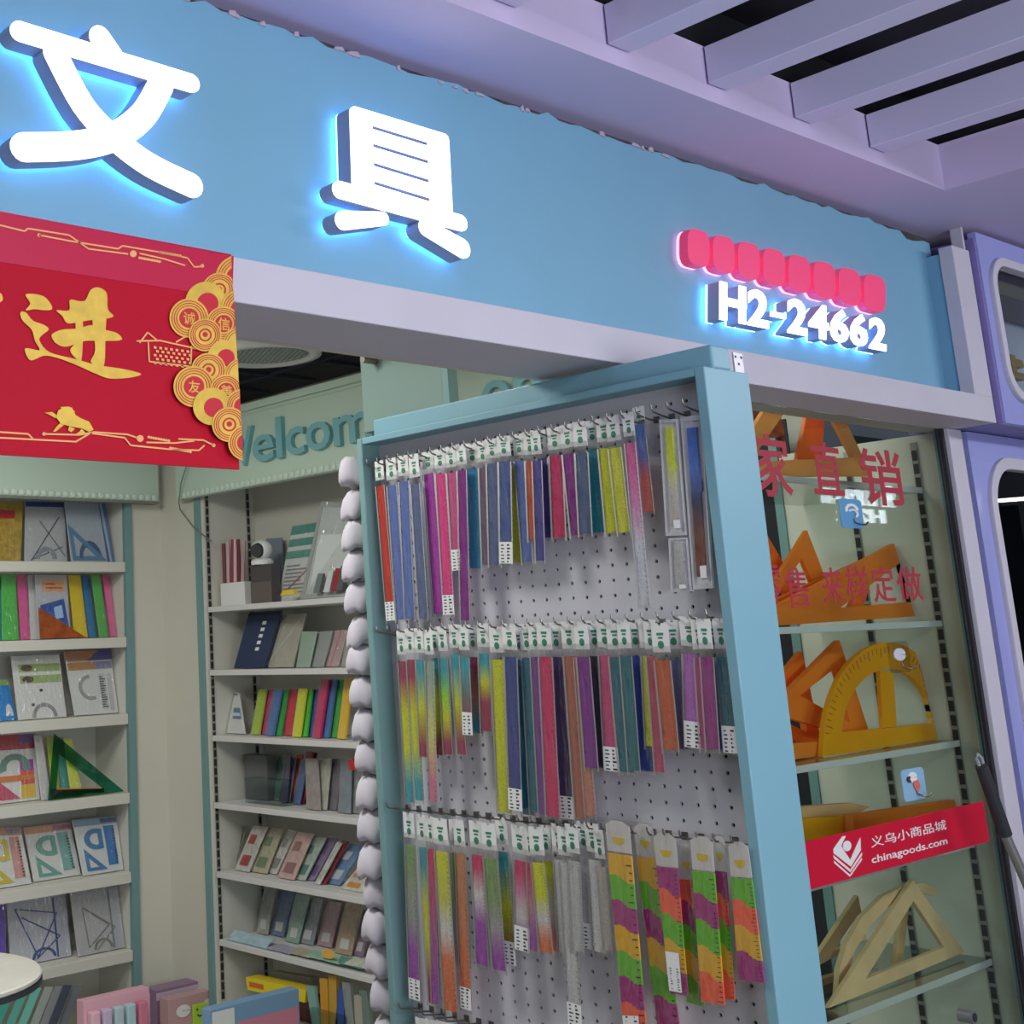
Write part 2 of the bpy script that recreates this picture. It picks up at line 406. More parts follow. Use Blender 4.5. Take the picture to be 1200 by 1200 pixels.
# ================================================================== LIT SIGN CHARACTERS
def chan(name, label, strokes, depth=.034, gap=.012, raw=None):
    """backlit channel character: lit face, return and LED back, standing off the board"""
    yfrt = YS-gap-depth
    def UV(px): p = ay_(yfrt, *px); return (p.x, p.z)
    fr = lambda y: (lambda u, v: (u, y, v))
    face, side, back = MB(), MB(), MB()
    for pts, r in strokes:
        P = [UV(p) for p in pts]
        sc = abs(ay_(yfrt, pts[0][0], pts[0][1]+10).z-ay_(yfrt, *pts[0]).z)/10
        rr = [q*sc for q in r] if isinstance(r, list) else r*sc
        capsule(face, P, rr, (0, .004, 0), fr(yfrt))
        capsule(side, P, rr, (0, depth-.005, 0), fr(yfrt+.0045))
        capsule(back, P, [q*.8 for q in rr] if isinstance(rr, list) else rr*.8, (0, .003, 0), fr(YS-gap))
    if raw: raw(face, side, back, yfrt, UV)
    xs = [v.x for v in face.v]; zs = [v.z for v in face.v]
    t = thing(name, ((min(xs)+max(xs))/2, YS, min(zs)), label, 'sign letter')
    obj('face', face, m_face, t); obj('return', side, m_side, t); obj('led_back', back, m_halo, t)
    return t
def curve(pts, n=5):
    out = []
    for i in range(len(pts)-1):
        p0 = pts[max(i-1, 0)]; p1 = pts[i]; p2 = pts[i+1]; p3 = pts[min(i+2, len(pts)-1)]
        for k in range(n):
            t = k/n
            out.append(tuple(.5*((2*p1[j])+(-p0[j]+p2[j])*t+(2*p0[j]-5*p1[j]+4*p2[j]-p3[j])*t*t+(-p0[j]+3*p1[j]-3*p2[j]+p3[j])*t**3) for j in (0, 1)))
    return out+[pts[-1]]
chan('lit_sign_character', 'white backlit character 文 on the blue sign board, at the left', [
    ([(24, 36), (225, 97)], 11.5), ([(118, 43), (134, 66)], 13),
    (curve([(66, 62), (98, 122), (133, 160), (175, 192), (226, 217)]), 14.5),
    (curve([(190, 98), (168, 135), (133, 160), (88, 170), (29, 172)]), 15)])
def ju(face, side, back, y, UV):
    def rectp(c): return [UV(p) for p in c]
    def slab(c, r=0):
        P = rectp(c)
        if r:                                                    # rounded upper corners
            bl, br, tr, tl = [Vector(p) for p in P]; Q = [bl, br]
            for cen, a, b in ((tr, br, tl), (tl, tr, bl)):
                p0 = cen+(a-cen).normalized()*r; p1 = cen+(b-cen).normalized()*r
                for k in range(7):
                    t = k/6; Q.append(p0*(1-t)**2+cen*2*t*(1-t)+p1*t*t)
            P = [tuple(q) for q in Q]
        face.prism([(u, y, v) for u, v in P], (0, .004, 0)); side.prism([(u, y+.0045, v) for u, v in P], (0, .0295, 0))
        back.prism([(u, YS-.012, v) for u, v in P], (0, .003, 0))
    tl, tr, br, bl = (411, 123), (526, 158), (531, 254), (414, 218)
    def pt(s, t):
        return tuple((tl[j]*(1-s)+tr[j]*s)*t+(bl[j]*(1-s)+br[j]*s)*(1-t) for j in (0, 1))
    ts = [0, .10, .155, .33, .385, .565, .62, .785, .84, 1.0]
    def patch(s0, s1, t0, t1, r=0): slab([pt(s0, t0), pt(s1, t0), pt(s1, t1), pt(s0, t1)], r)
    a, b = .215, .79
    for i in (0, 2, 4, 6): patch(a, b, ts[i], ts[i+1])
    patch(0, a, 0, .84); patch(b, 1, 0, .84); patch(0, 1, .84, 1, .012)
chan('lit_sign_character', 'white backlit character 具 with slotted body, right of the first character',
     [([(399, 222), (541, 261)], 10), ([(403, 258), (450, 256)], [11, 8]), ([(500, 266), (543, 291)], [10, 11.5])], raw=ju)
# shop number
yn = YS-.044
q = Quad(ay_(yn, 843, 374), ay_(yn, 1040, 412), ay_(yn, 1040, 375), ay_(yn, 843, 329))
t = thing('lit_number_sign', ay_(YS, 940, 400), 'white backlit shop number H2-24662 on the blue sign board', 'sign')
W = [1.12, .95, .74, .95, 1.0, .95, .95, .95]; tot = sum(W); s = 0
for ch, w in zip('H2-24662', W):
    a, b = s/tot, (s+w)/tot; s += w; gp = .006
    t0, t1 = (0, 1) if ch != '-' else (.36, .50)
    f_, s_, b_ = MB(), MB(), MB()
    text(f_, ch, q, a+gp, b-gp, t0, t1, -.003, .003, .035); text(s_, ch, q, a+gp, b-gp, t0, t1, -.030, .0265, .035)
    text(b_, ch, q, a+gp, b-gp, t0, t1, -.035, .003, .03)
    d = obj('digit', s_, m_side, t); obj('face', f_, m_face, d); obj('led_back', b_, m_halo, d)
# red lit line above the number (its wording cannot be read): plain blanks
yn = YS-.03
for i in range(8):
    a, b = i/8, (i+.86)/8
    px = lambda s, k: (806+s*236, (266+s*61)+k*42)
    Q4 = Quad(ay_(yn, *px(a, 1)), ay_(yn, *px(b, 1)), ay_(yn, *px(b, 0)), ay_(yn, *px(a, 0)))
    if i == 0:
        rt = thing('red_lit_sign_line', ay_(YS, 925, 330), 'row of red backlit plain letter blanks above the white shop number', 'sign')
    pl = [(c[0], c[1]) for cx_, cy_, a0 in ((.7, .7, 0), (.3, .7, 90), (.3, .3, 180), (.7, .3, 270)) for c in arc(cx_, cy_, .3, .3, a0, a0+90, 4)]
    mb = MB(); Q4.plate(mb, pl, -.02, .02); bl = obj('letter_blank', mb, m_redface, rt)
    mb = MB(); Q4.plate(mb, pl, -.026, .003); obj('led_back', mb, m_redback, bl)

# ================================================================== RED BANNER
YBN = YF-.012
bq = Quad(ay_(YBN, -60, 530)-Vector((.5, 0, 0)), ay_(YBN, 277, 549), ay_(YBN, 274.5, 299), ay_(YBN, -60, 236)-Vector((.5, 0, 0)))
bx0, bx1 = bq.c[0].x, (bq.c[1].x+bq.c[2].x)/2; bz0, bz1 = (bq.c[0].z+bq.c[1].z)/2, (bq.c[2].z+bq.c[3].z)/2
bq = Quad((bx0, YBN, bz0), (bx1, YBN, bz0), (bx1, YBN, bz1), (bx0, YBN, bz1))
# (s,t) of a photo point on the banner
bl_, br_, tl_ = bq.c[0], bq.c[1], bq.c[3]
def bst(x, y):
    p = ay_(YBN, x, y); ex = bq.c[1]-bq.c[0]
    return ((p.x-bl_.x)/(br_.x-bl_.x), (p.z-(bl_.z+br_.z)/2)/(tl_.z-bl_.z))
def b4(x, y): return bst(x/3.75, 240+y/3.75)
t = thing('red_banner', (bl_+br_)/2, 'red banner with gold calligraphy and scale pattern hung below the blue sign', 'banner')
mb = MB(); bq.rect(mb, 0, 1, 0, 1, -.004, .004); obj('cloth', mb, m_red, t)
mb = MB(); bq.plate(mb, [(.0, b4(0, 252)[1]), b4(0, 252), b4(830, 382), b4(1020, 410), b4(1026, 226), b4(0, 30), (0, b4(0, 30)[1])], .0003, .0004); obj('tape_band', mb, m_redb, t)
SCALES = [(1040, 320, 95, 0), (960, 375, 75, 3), (900, 430, 90, 1), (825, 500, 86, 4), (1050, 460, 85, 0), (975, 525, 76, 5), (893, 575, 72, 3),
          (1050, 620, 80, 2), (975, 670, 72, 1), (905, 730, 76, 3), (840, 802, 90, 6), (1050, 755, 76, 2), (980, 822, 72, 7), (915, 890, 82, 1),
          (1050, 890, 76, 0), (990, 970, 76, 3), (1062, 1050, 78, 0)]
gold, red = MB(), MB()
def disc(mb, cx_, cy_, r0, r1, off):
    o = []; i = []
    for k in range(33):
        a = 2*math.pi*k/32
        def c(r):
            u, v = b4(cx_+r*math.cos(a), cy_+r*math.sin(a)); return (min(u, .999), v)
        o.append(c(r0)); i.append(c(r1))
    bq.ring(mb, o[:-1], i[:-1], off, .0002)
for k, (cx_, cy_, r, kind) in enumerate(SCALES):
    o = .0012+k*.0005
    disc(gold, cx_, cy_, r, 0, o)
    if kind == 1: disc(red, cx_+8, cy_+5, r*.52, 0, o+.0003)
    elif kind == 2:
        for a in (.93, .8): disc(red, cx_, cy_, r*a, r*a-3, o+.0003)
    else:
        for a in (.9, .78, .66): disc(red, cx_, cy_, r*a, r*a-4, o+.0003)
        if kind != 3: disc(red, cx_, cy_, r*.5, 0, o+.0003)
    ch = {4: '诚', 5: '信', 6: '友', 7: '善'}.get(kind)
    if ch:
        u0, v0 = b4(cx_-24, cy_+26); u1, v1 = b4(cx_+26, cy_-22); text(gold, ch, bq, u0, u1, v0, v1, o+.0006, .0002, .01)
    if kind == 3: disc(red, cx_, cy_, r*.4, r*.3, o+.0003); disc(red, cx_, cy_-2, r*.16, 0, o+.0003)
obj('gold_scales', gold, m_gold, t); obj('scale_lines', red, m_redd, t)
mb = MB()
for poly in ([(110,395),(180,400),(215,430),(225,460),(190,465),(150,460),(110,465),(130,435)],
    [(85,475),(110,475),(140,510),(190,530),(210,550),(180,575),(170,600),(215,650),(330,680),(420,705),(520,720),(590,735),(615,748),(560,762),(480,765),(420,745),(330,705),(250,675),(190,665),(130,685),(105,640),(120,632),(170,640),(150,600),(135,550),(95,510)],
    [(245,465),(300,465),(303,420),(345,425),(372,420),(395,375),(430,365),(465,390),(470,460),(495,490),(460,502),(380,510),(330,520),(290,520),(270,490)],
    [(225,570),(270,550),(340,545),(400,530),(455,550),(510,565),(530,595),(450,600),(370,600),(290,625),(250,615),(230,595)],
    [(330,510),(360,505),(355,680),(330,675),(305,640),(330,600)],
    [(405,440),(465,400),(460,560),(455,700),(430,708),(395,690),(415,640),(405,540)],
    [(-30,400),(0,390),(8,420),(-20,435)]):
    n_ = len(poly); sm = []
    for i in range(n_):
        p0, p1, p2, p3 = poly[i-1], poly[i], poly[(i+1) % n_], poly[(i+2) % n_]
        for k in range(4):
            t_ = k/4; sm.append(tuple(.5*(2*p1[j]+(-p0[j]+p2[j])*t_+(2*p0[j]-5*p1[j]+4*p2[j]-p3[j])*t_*t_+(-p0[j]+3*p1[j]-3*p2[j]+p3[j])*t_**3) for j in (0, 1)))
    bq.plate(mb, [b4(*p) for p in sm], .0012+.0002*len(poly)/10, .0006)
obj('calligraphy', mb, m_gold, t)
mb = MB()                                                        # bridge and ox emblems, circuit lines
for poly in ([(250,905),(275,890),(310,893),(325,925),(350,940),(385,955),(405,990),(385,1000),(355,985),(300,975),(262,965),(240,935)],
    [(192,915),(225,912),(250,930),(240,940),(215,925)], [(265,955),(245,975),(228,998),(240,998),(262,980),(282,965)],
    [(300,975),(325,985),(310,1000),(295,993)], [(355,985),(378,1010),(330,1008),(345,998)], [(260,890),(300,888),(325,910),(318,925),(290,915)]):
    bq.plate(mb, [b4(*p) for p in poly], .0012+len(poly)*.00015, .0005)
obj('galloping_emblem', mb, m_gold, t)
A = (br_.x-bl_.x)/(tl_.z-bl_.z)
mb = MB()
def ln(pts, w=.007): bq.line(mb, [b4(*p) for p in pts], w, .0016, .0004, asp=A)
for pts in ([(-220,60),(0,92),(105,118),(120,106),(300,135),(385,195),(560,218)], [(168,135),(300,160),(515,195),(535,182),(700,210),(820,235),(850,275),(885,272)],
            [(610,215),(720,240),(810,268)], [(-220,985),(0,1000),(120,1008),(140,1028)], [(190,1008),(345,1012),(410,1000),(555,1010),(600,1025)], [(-220,1010),(0,1025),(330,1042),(400,1000)],
            [(400,1005),(545,1025),(570,1058),(740,1075),(870,1080),(895,1058)], [(640,1045),(765,1048),(850,1038)], [(780,1030),(890,1035),(935,1058)],
            ): ln(pts)
obj('circuit_lines', mb, m_gold2, t)['kind'] = 'stuff'
mb = MB()
for pts in ([(597,600),(700,598),(865,635)], [(610,608),(645,562),(690,600)], [(770,605),(825,572),(850,620)], [(648,605),(652,690),(835,712),(838,620)]): ln(pts)
for r in range(5):
    for c in range(7):
        bq.plate(mb, [b4(672+c*24+(r % 2)*10, 622+r*17+c*3), b4(684+c*24+(r % 2)*10, 624+r*17+c*3), b4(684+c*24+(r % 2)*10, 634+r*17+c*3), b4(672+c*24+(r % 2)*10, 632+r*17+c*3)], .0016, .0004)
obj('bridge_emblem', mb, m_gold2, t)['kind'] = 'stuff'
mb = MB()
for cx_, cy_ in ((582, 217), (612, 1028), (168, 135), (885, 270), (190, 1008), (935, 1058)):
    disc(mb, cx_, cy_, 15 if cx_ in (582, 612) else 8, 0, .0018)
for k in range(9):
    for bx, by in ((700, 210), (610, 235), (650, 1022), (745, 1070)):
        disc(mb, bx+k*11, by+k*2, 6, 0, .0018)
obj('circuit_dots', mb, m_gold2, t)['kind'] = 'stuff'
mb = MB().prism([bq.p(.62, 1, -.001), bq.p(.9, 1, -.001), bq.p(.9, 1.02, -.001), bq.p(.62, 1.02, -.001)], (0, .002, 0))

# ================================================================== PEGBOARD PANEL (pulled out at right angles to the front)
XF, XP, XR = 1.90, 1.95, 2.03               # frame front, board, back
YN, YFAR = 1.19, 2.022                      # near and far end
PT, PB = Z(.415), .45
BT = Z(.4013)
t = thing('pegboard_display_panel', (XP, (YN+YFAR)/2, PB), 'pale blue framed white pegboard panel standing out from the shop front', 'display panel')
PANEL = t
py, pz = .0302, .0262
mb = MB(); back = MB()
y_hi, y_lo = YFAR-.016, YN+.018
ny = int((y_hi-y_lo)/py)+1; nz = int((BT-PB)/pz)+1
hr = .0034
zrow0 = ax_(XP, 709.5, 935).z; zoff = (BT-zrow0) % pz
yrow0 = ax_(XP, 709.5, 935).y; yoff = (y_hi-yrow0) % py
for i in range(-1, ny+1):
    for j in range(-1, nz+1):
        yc = y_hi-yoff-i*py; zc = BT-zoff-j*pz
        a0, a1 = max(yc-py/2, y_lo), min(yc+py/2, y_hi); c0, c1 = max(zc-pz/2, PB), min(zc+pz/2, BT)
        if a1-a0 < 1e-4 or c1-c0 < 1e-4: continue
        sq = [(a1, c0), (a0, c0), (a0, c1), (a1, c1)]
        if a1-a0 > py*.98 and c1-c0 > pz*.98:
            oc = [(yc-hr*math.cos(math.pi/4*k+math.pi/8), zc+hr*math.sin(math.pi/4*k+math.pi/8)) for k in range(8)]
            # corners of the cell paired with the octagon
            V = [(XP, u, v) for u, v in sq]+[(XP, u, v) for u, v in oc]+[(XP+.005, u, v) for u, v in oc]
            # oct index: 0 right-up(small up),1 up-right,2 up-left,3 left-up,4 left-down,5 down-left,6 down-right,7 right-down  (right = smaller y ... mirrored)
            R = []
            right_is_low = [(u < yc) for u, v in oc]
            # order: corner sq0 (high y, low z), sq1 (low y, low z), sq2 (low y, high z), sq3 (high y, high z)
            idx = {}
            for k, (u, v) in enumerate(oc):
                idx[('l' if u < yc else 'h', 'd' if v < zc else 'u', 'y' if abs(u-yc) > abs(v-zc) else 'z')] = 4+k
            g_ = lambda a, b, c: idx[(a, b, c)]
            F = [(0, 1, g_('l','d','z'), g_('h','d','z')), (1, 2, g_('l','u','y'), g_('l','d','y')), (2, 3, g_('h','u','z'), g_('l','u','z')), (3, 0, g_('h','d','y'), g_('h','u','y')),
                 (0, g_('h','d','z'), g_('h','d','y')), (1, g_('l','d','y'), g_('l','d','z')), (2, g_('l','u','z'), g_('l','u','y')), (3, g_('h','u','y'), g_('h','u','z'))]
            F += [(4+k, 12+k, 12+(k+1) % 8, 4+(k+1) % 8) for k in range(8)]
            mb.add(V, F)
        else:
            mb.add([(XP, u, v) for u, v in sq], [(0, 1, 2, 3)])
obj('pegboard', mb, m_peg, t)
obj('backing', MB().box((XP+.006, y_lo, PB), (XP+.012, y_hi, BT)), m_hole, t)
obj('back_board', MB().box((XP+.013, y_lo, PB), (XR-.002, y_hi, BT)), m_teal, t)
obj('stile', MB().box((XF, YFAR-.016, PB), (XR, YFAR, PT)), m_teal, t, bevel=.0025)
obj('front_post', MB().box((XF, YN, PB), (XR, YN+.019, PT)), m_tealp, t, bevel=.002)
obj('top_frame', MB().box((XF, YN+.0195, BT), (XR, YFAR-.0165, PT)), m_tealp, t, bevel=.0015)
obj('bottom_frame', MB().box((XF, YN+.0195, PB-.02), (XR, YFAR-.0165, PB)), m_tealp, t)
obj('top_rail', MB().box((1.932, YN+.003, PT), (1.985, YFAR-.02, Z(.456))), m_tealp, t, bevel=.004)
hp = MB().box((1.995, YN+.002, PT+.0), (2.022, YN+.005, PT+.033))
for u, v in ((2.000, .026), (2.017, .026), (2.008, .014)): hp.box((u-.002, YN+.0012, PT+v-.002), (u+.002, YN+.002, PT+v+.002), 1)
obj('hinge_plate', hp, [mat('zinc_plate', (200, 200, 210), .4, metal=.3), m_print], t)
# hooks: one mesh, placed along four rows
ROWZ = [ax_(XP, 640, 508).z, ax_(XP, 640, 735).z, ax_(XP, 640, 973).z, ax_(XP, 520, 1192).z]
ROWZ[0] -= pz*.8
ROWZ = [BT-zoff-round((BT-zoff-z)/pz)*pz for z in ROWZ]
hb = MB().tube([(0, 0, 0), (-.03, 0, .004), (-.052, 0, .008), (-.057, 0, .013), (-.058, 0, .020)], .0016, 6).box((-.001, -.006, -.003), (.0, .006, .009))
hook0 = None
for r in range(4):
    for i in range(ny):
        y = y_hi-yoff-i*py
        if y < y_lo+.012 or y > y_hi-.008: continue
        if hook0 is None:
            hook0 = obj('peg_hook', MB().add([v+Vector((XP, y, ROWZ[r])) for v in hb.v], hb.f), m_wire, t)
            h00 = (y, ROWZ[r])
        else:
            c = hook0.copy(); COL.objects.link(c); c.parent = t; c.location = (0, y-h00[0], ROWZ[r]-h00[1])

# ------------------------------------------------------------------ ruler packs on the hooks
RED=(200,56,44); BLUE=(98,120,186); BLUE2=(80,102,160); SLATE=(96,110,150); MAG=(180,62,176); PINK=(232,70,146); ROSE=(214,92,150); PURP=(140,40,140)
CYAN=(62,160,200); YEL=(206,210,30); ORNG=(206,92,60); INDI=(80,76,150); CRIM=(206,48,104); TEAL=(44,150,164); DTEAL=(28,110,126); NAVY=(58,70,140)
WINE=(156,48,84); TEAL2=(52,162,174); LIME=(226,240,70); COPP=(178,104,86); CORAL=(226,130,110); SILV=(214,216,224); LILAC=(190,112,200); CHAR=(70,72,84)
GREEN=(124,158,96); WHT=(214,212,210); PUR2=(160,70,176); ORG2=(222,118,70); BROWN=(128,76,62); VIO=(120,60,150); CLEAR=(206,206,206)
ROWS = {
 'upper': [
  (446,569,459,727,.023,[RED],'red','red'),(460,569,471,726,.026,[BLUE],'blue','blue'),(474,564,481,725,.026,[BLUE],'bright blue','blue'),(487,567,497,725,.024,[SLATE],'slate blue','slate'),
  (503,555,515,719,.028,[MAG],'magenta','magenta'),(517,555,527,720,.026,[PINK],'hot pink','pink'),(530,554,537,667,.024,[ROSE],'rose','rose'),(542,551,546,727,.022,[PURP],'purple','purple'),
  (555,549,558,666,.030,[CYAN],'cyan','cyan'),(567,548,571,662,.022,[(120,96,120)],'mauve','mauve'),(578,543,581,662,.028,[SLATE],'slate','slate'),(592,541,594,659,.028,[BLUE2],'dusty blue','blue'),
  (603,546,608,659,.022,[YEL],'narrow yellow','yellow'),(610,540,619,658,.024,[BLUE],'sky blue','blue'),(623,540,627,632,.026,[ORNG],'orange','orange'),(630,540,634,657,.02,[INDI],'long indigo','indigo'),(636,537,641,630,.022,[INDI],'indigo','indigo'),
  (652,534,656,630,.028,[CRIM],'crimson','crimson'),(667,532,677,627,.026,[PURP],'violet','violet'),(682,531,687,625,.026,[(84,104,140)],'steel blue','steel'),(696,526,702,624,.026,[TEAL],'teal','teal'),
  (710,525,719,624,.028,[YEL],'yellow','yellow'),(721,525,732,624,.024,[(214,216,70)],'pale yellow','yellow'),
  (739,519,756,709,.020,[(226,110,170),(224,140,190),SILV,SILV],'pink to silver','pink'),(750,497,761,600,.020,[(96,134,204),(120,140,200),CORAL,CORAL],'blue to coral','coral'),
 ],
 'middle': [
  (472,775,481,940,.022,[WINE,YEL,YEL,TEAL2],'wine-yellow-teal','wine'),(482,773,492,938,.022,[WINE,YEL,YEL,TEAL2],'second wine-yellow-teal','wine'),
  (493,773,497,887,.022,[TEAL2,YEL,WINE],'teal-yellow-wine','teal'),(504,775,508,939,.020,[(150,170,160),(206,208,120),(210,120,150)],'pale yellow to pink','pale'),
  (511,771,517,885,.022,[TEAL2,YEL,YEL,WINE],'short teal-yellow-wine','teal'),(520,771,526,884,.022,[TEAL2,(140,210,60),YEL,WINE],'teal-green-yellow-wine','green'),
  (534,767,542,884,.022,[TEAL2,YEL,WINE],'soft teal-yellow-wine','teal'),(545,770,549,859,.022,[TEAL2,(110,120,120),WINE],'teal to wine','teal'),
  (556,770,560,859,.026,[WINE,(190,120,90),TEAL2],'wine to teal','wine'),(568,766,571,857,.026,[TEAL2,YEL,WINE,WINE],'teal to yellow to wine','teal'),
  (584,773,592,952,.030,[YEL],'long yellow','yellow'),(599,770,605,949,.028,[NAVY],'long navy blue','navy'),(611,773,620,955,.028,[(40,130,148)],'long teal','teal'),(619,771,629,952,.026,[DTEAL],'long dark teal','teal'),
  (629,770,639,955,.024,[(130,66,150)],'long purple','purple'),(640,770,649,957,.028,[CRIM],'long crimson','crimson'),(654,770,666,959,.028,[(72,76,118)],'long slate','slate'),(669,769,683,959,.028,[COPP],'long copper','copper'),(679,770,693,956,.02,[(196,130,112)],'narrow long copper','copper'),
  (684,770,694,900,.026,[(126,38,140)],'purple','purple'),(699,769,709,900,.028,[CHAR],'charcoal','charcoal'),(711,768,718,902,.028,[(206,74,128)],'rose','rose'),(723,770,735,905,.028,[DTEAL],'dark teal','teal'),(734,769,744,903,.022,[(40,110,120)],'narrow dark teal','teal'),
  (747,769,760,904,.028,[(72,86,170)],'royal blue','blue'),(762,769,767,875,.030,[YEL],'yellow','yellow'),(764,770,774,905,.018,[(190,70,110)],'narrow pink','pink'),(777,774,787,879,.028,[(196,96,60)],'copper orange','copper'),(792,770,802,878,.028,[SLATE],'slate','slate'),
  (811,767,814,874,.030,[LILAC],'lilac','lilac'),(822,771,829,878,.022,[(190,60,130)],'raspberry','raspberry'),(829,770,836,878,.022,[(150,50,130)],'plum','plum'),(839,770,848,879,.026,[(70,150,184)],'pale blue','blue'),(848,770,857,880,.022,[DTEAL],'deep teal','teal'),
 ],
 'lower': [
  (481,990,487,1171,.026,[GREEN,(150,160,140),(150,150,150),PUR2,PUR2],'green to purple','green'),(496,993,508,1176,.022,[TEAL,YEL,YEL,WINE],'teal-yellow-wine','teal'),(506,995,511,1175,.018,[CRIM,(180,80,140),PUR2],'crimson to purple','crimson'),
  (518,998,529,1185,.032,[YEL,(200,200,90),WHT,ORG2,ORG2],'yellow to orange','yellow'),(536,1000,545,1129,.028,[(116,160,70),(110,160,110),TEAL2],'green to teal','green'),(540,1000,547,1182,.024,[(196,130,90),ORG2],'pale orange','orange'),
  (560,1002,566,1131,.028,[CRIM,WHT,PUR2,PUR2],'crimson-white-purple','crimson'),(575,1005,586,1137,.030,[GREEN,GREEN,(170,160,170),PUR2],'short green to purple','green'),(590,998,599,1129,.024,[TEAL,YEL,(140,110,40)],'teal to yellow','teal'),
  (611,1009,613,1112,.030,[CRIM,(210,140,170),WHT,PUR2],'crimson to lilac','crimson'),(623,1012,626,1114,.018,[CRIM,(200,140,160),PUR2],'narrow pink to purple','pink'),(631,1011,641,1116,.028,[YEL,YEL,WHT,ORG2],'short yellow to orange','yellow'),(642,1009,652,1115,.022,[YEL,WHT,(224,160,140)],'pale yellow to peach','peach'),
  (657,1008,663,1118,.026,[CLEAR],'clear plastic','clear'),(664,1012,675,1203,.026,[CLEAR],'long clear plastic','clear'),(673,1009,678,1115,.024,[(190,190,190)],'grey clear plastic','clear'),(686,1004,693,1110,.026,[CLEAR],'clear ticked plastic','clear'),(697,1008,704,1116,.026,[(214,214,216)],'wide clear plastic','clear'),(705,1016,713,1114,.018,[(190,186,176)],'narrow clear plastic','clear'),
 ]}
PREV = {}
LABELLED = {('upper', 0), ('upper', 5), ('upper', 6), ('upper', 11), ('middle', 7), ('middle', 11), ('middle', 21), ('middle', 33), ('middle', 16), ('middle', 29), ('lower', 0), ('lower', 8), ('lower', 9), ('lower', 14), ('lower', 16), ('lower', 5)}
def hang(row, i, d, prev):
    xt, yt, xb, yb, w, cols, name, short = d
    xo = XP-.036-(i % 4)*.0042
    T, B = ax_(xo, xt, yt), ax_(xo, xb, yb)
    d_ = (T-B).normalized(); sd = Vector((0, 1, 0))-d_*d_.y; sd.normalize(); sd *= w/2
    kind = 'plastic ruler' if 'plastic' in name else 'ruler'
    lab = f"{name} ruler on the {row} row, " + (f"right of {prev}" if prev else 'first from the left')
    q = Quad(B+sd, B-sd, T-sd, T+sd)
    L = (T-B).length
    r = thing('packed_ruler', B, lab, 'ruler', f'packed rulers on the {row} hook row')
    mb = MB(); q.plate(mb, [(.04, 0), (.96, 0), (1, .01), (1, .99), (.96, 1), (.04, 1), (0, .99), (0, .01)], -.001, .002)
    rm = ruler_mat([tuple(c) for c in cols], True, .35)
    obj('ruler', mb, rm, r)
    hz = ROWZ[('upper', 'middle', 'lower').index(row)]+.004
    hd = max(.03, min(.06, (hz-T.z)+.012))
    wd = sd*1.22
    top = T+Vector((0, 0, 1))*hd
    sq = Quad(B+wd-d_*.006, B-wd-d_*.006, T-wd, T+wd)
    mb = MB(); sq.rect(mb, 0, 1, 0, 1, .0022, .0003)
    nq = Quad(T+wd, T-wd, top-wd*.92, top+wd*.92); nq.plate(mb, [(0, 0), (1, 0), (.98, .38), (.02, .38)], .0018, .0003)
    for s0, s1 in ((0, .10), (.92, 1)): sq.rect(mb, s0, s1, 0, 1, .0026, .0003, 1)
    obj('sleeve', mb, [m_film, m_seam], r)
    mb = MB(); nq.plate(mb, [(.02, .22), (.98, .22), (1, 1), (.60, 1), (.58, .93), (.42, .93), (.40, 1), (0, 1)], .0006, .0006); c = obj('header_card', mb, m_card, r)
    mb = MB(); nq.plate(mb, arc(.5, .42, .18, .11, 0, 330, 9), .0014, .0002); nq.rect(mb, .36, .64, .58, .63, .0014, .0002); nq.rect(mb, .30, .70, .67, .74, .0014, .0002); obj('logo', mb, m_green, c)
    if (row, i) in LABELLED:
        hh = .042/L; mb = MB(); sq.rect(mb, .05, .98, .02, hh, .0028, .0003, 0)
        for k in range(6): sq.rect(mb, .60, .66+.2*random.random(), .03+hh*.14*k, .03+hh*.14*k+hh*.07, .0032, .0001, 1); sq.rect(mb, .18, .30+.14*random.random(), .03+hh*.14*k, .03+hh*.14*k+hh*.05, .0032, .0001, 1)
        obj('price_label', mb, [m_card, m_print], r)
for row, lst in ROWS.items():
    prev = None
    for i, d in enumerate(lst):
        hang(row, i, d, prev); prev = ' '.join(d[6].split()[:4])
# bottom row: only the tops of the cards reach the picture
for i, (x, y) in enumerate(((493, 1193), (505, 1195), (518, 1197), (531, 1200), (545, 1203), (559, 1207))):
    xo = XP-.036-(i % 3)*.005; C = ax_(xo, x, y)
    r = thing('packed_ruler', C-Vector((0, 0, .24)), f"clear ruler in a sleeve on the lowest hooks, {['first','second','third','fourth','fifth','sixth'][i]} from the left", 'ruler', 'packed rulers on the lowest hooks')
    q = Quad(C+Vector((0, .013, -.24)), C+Vector((0, -.013, -.24)), C+Vector((0, -.013, -.05)), C+Vector((0, .013, -.05)))
    mb = MB(); q.rect(mb, 0, 1, 0, 1, 0, .002); obj('ruler', mb, ruler_mat([CLEAR]), r)
    q = Quad(C+Vector((0, .014, -.045)), C+Vector((0, -.014, -.045)), C+Vector((0, -.014, 0)), C+Vector((0, .014, 0)))
    mb = MB(); q.rect(mb, 0, 1, 0, 1, 0, .001); c = obj('header_card', mb, m_card, r)
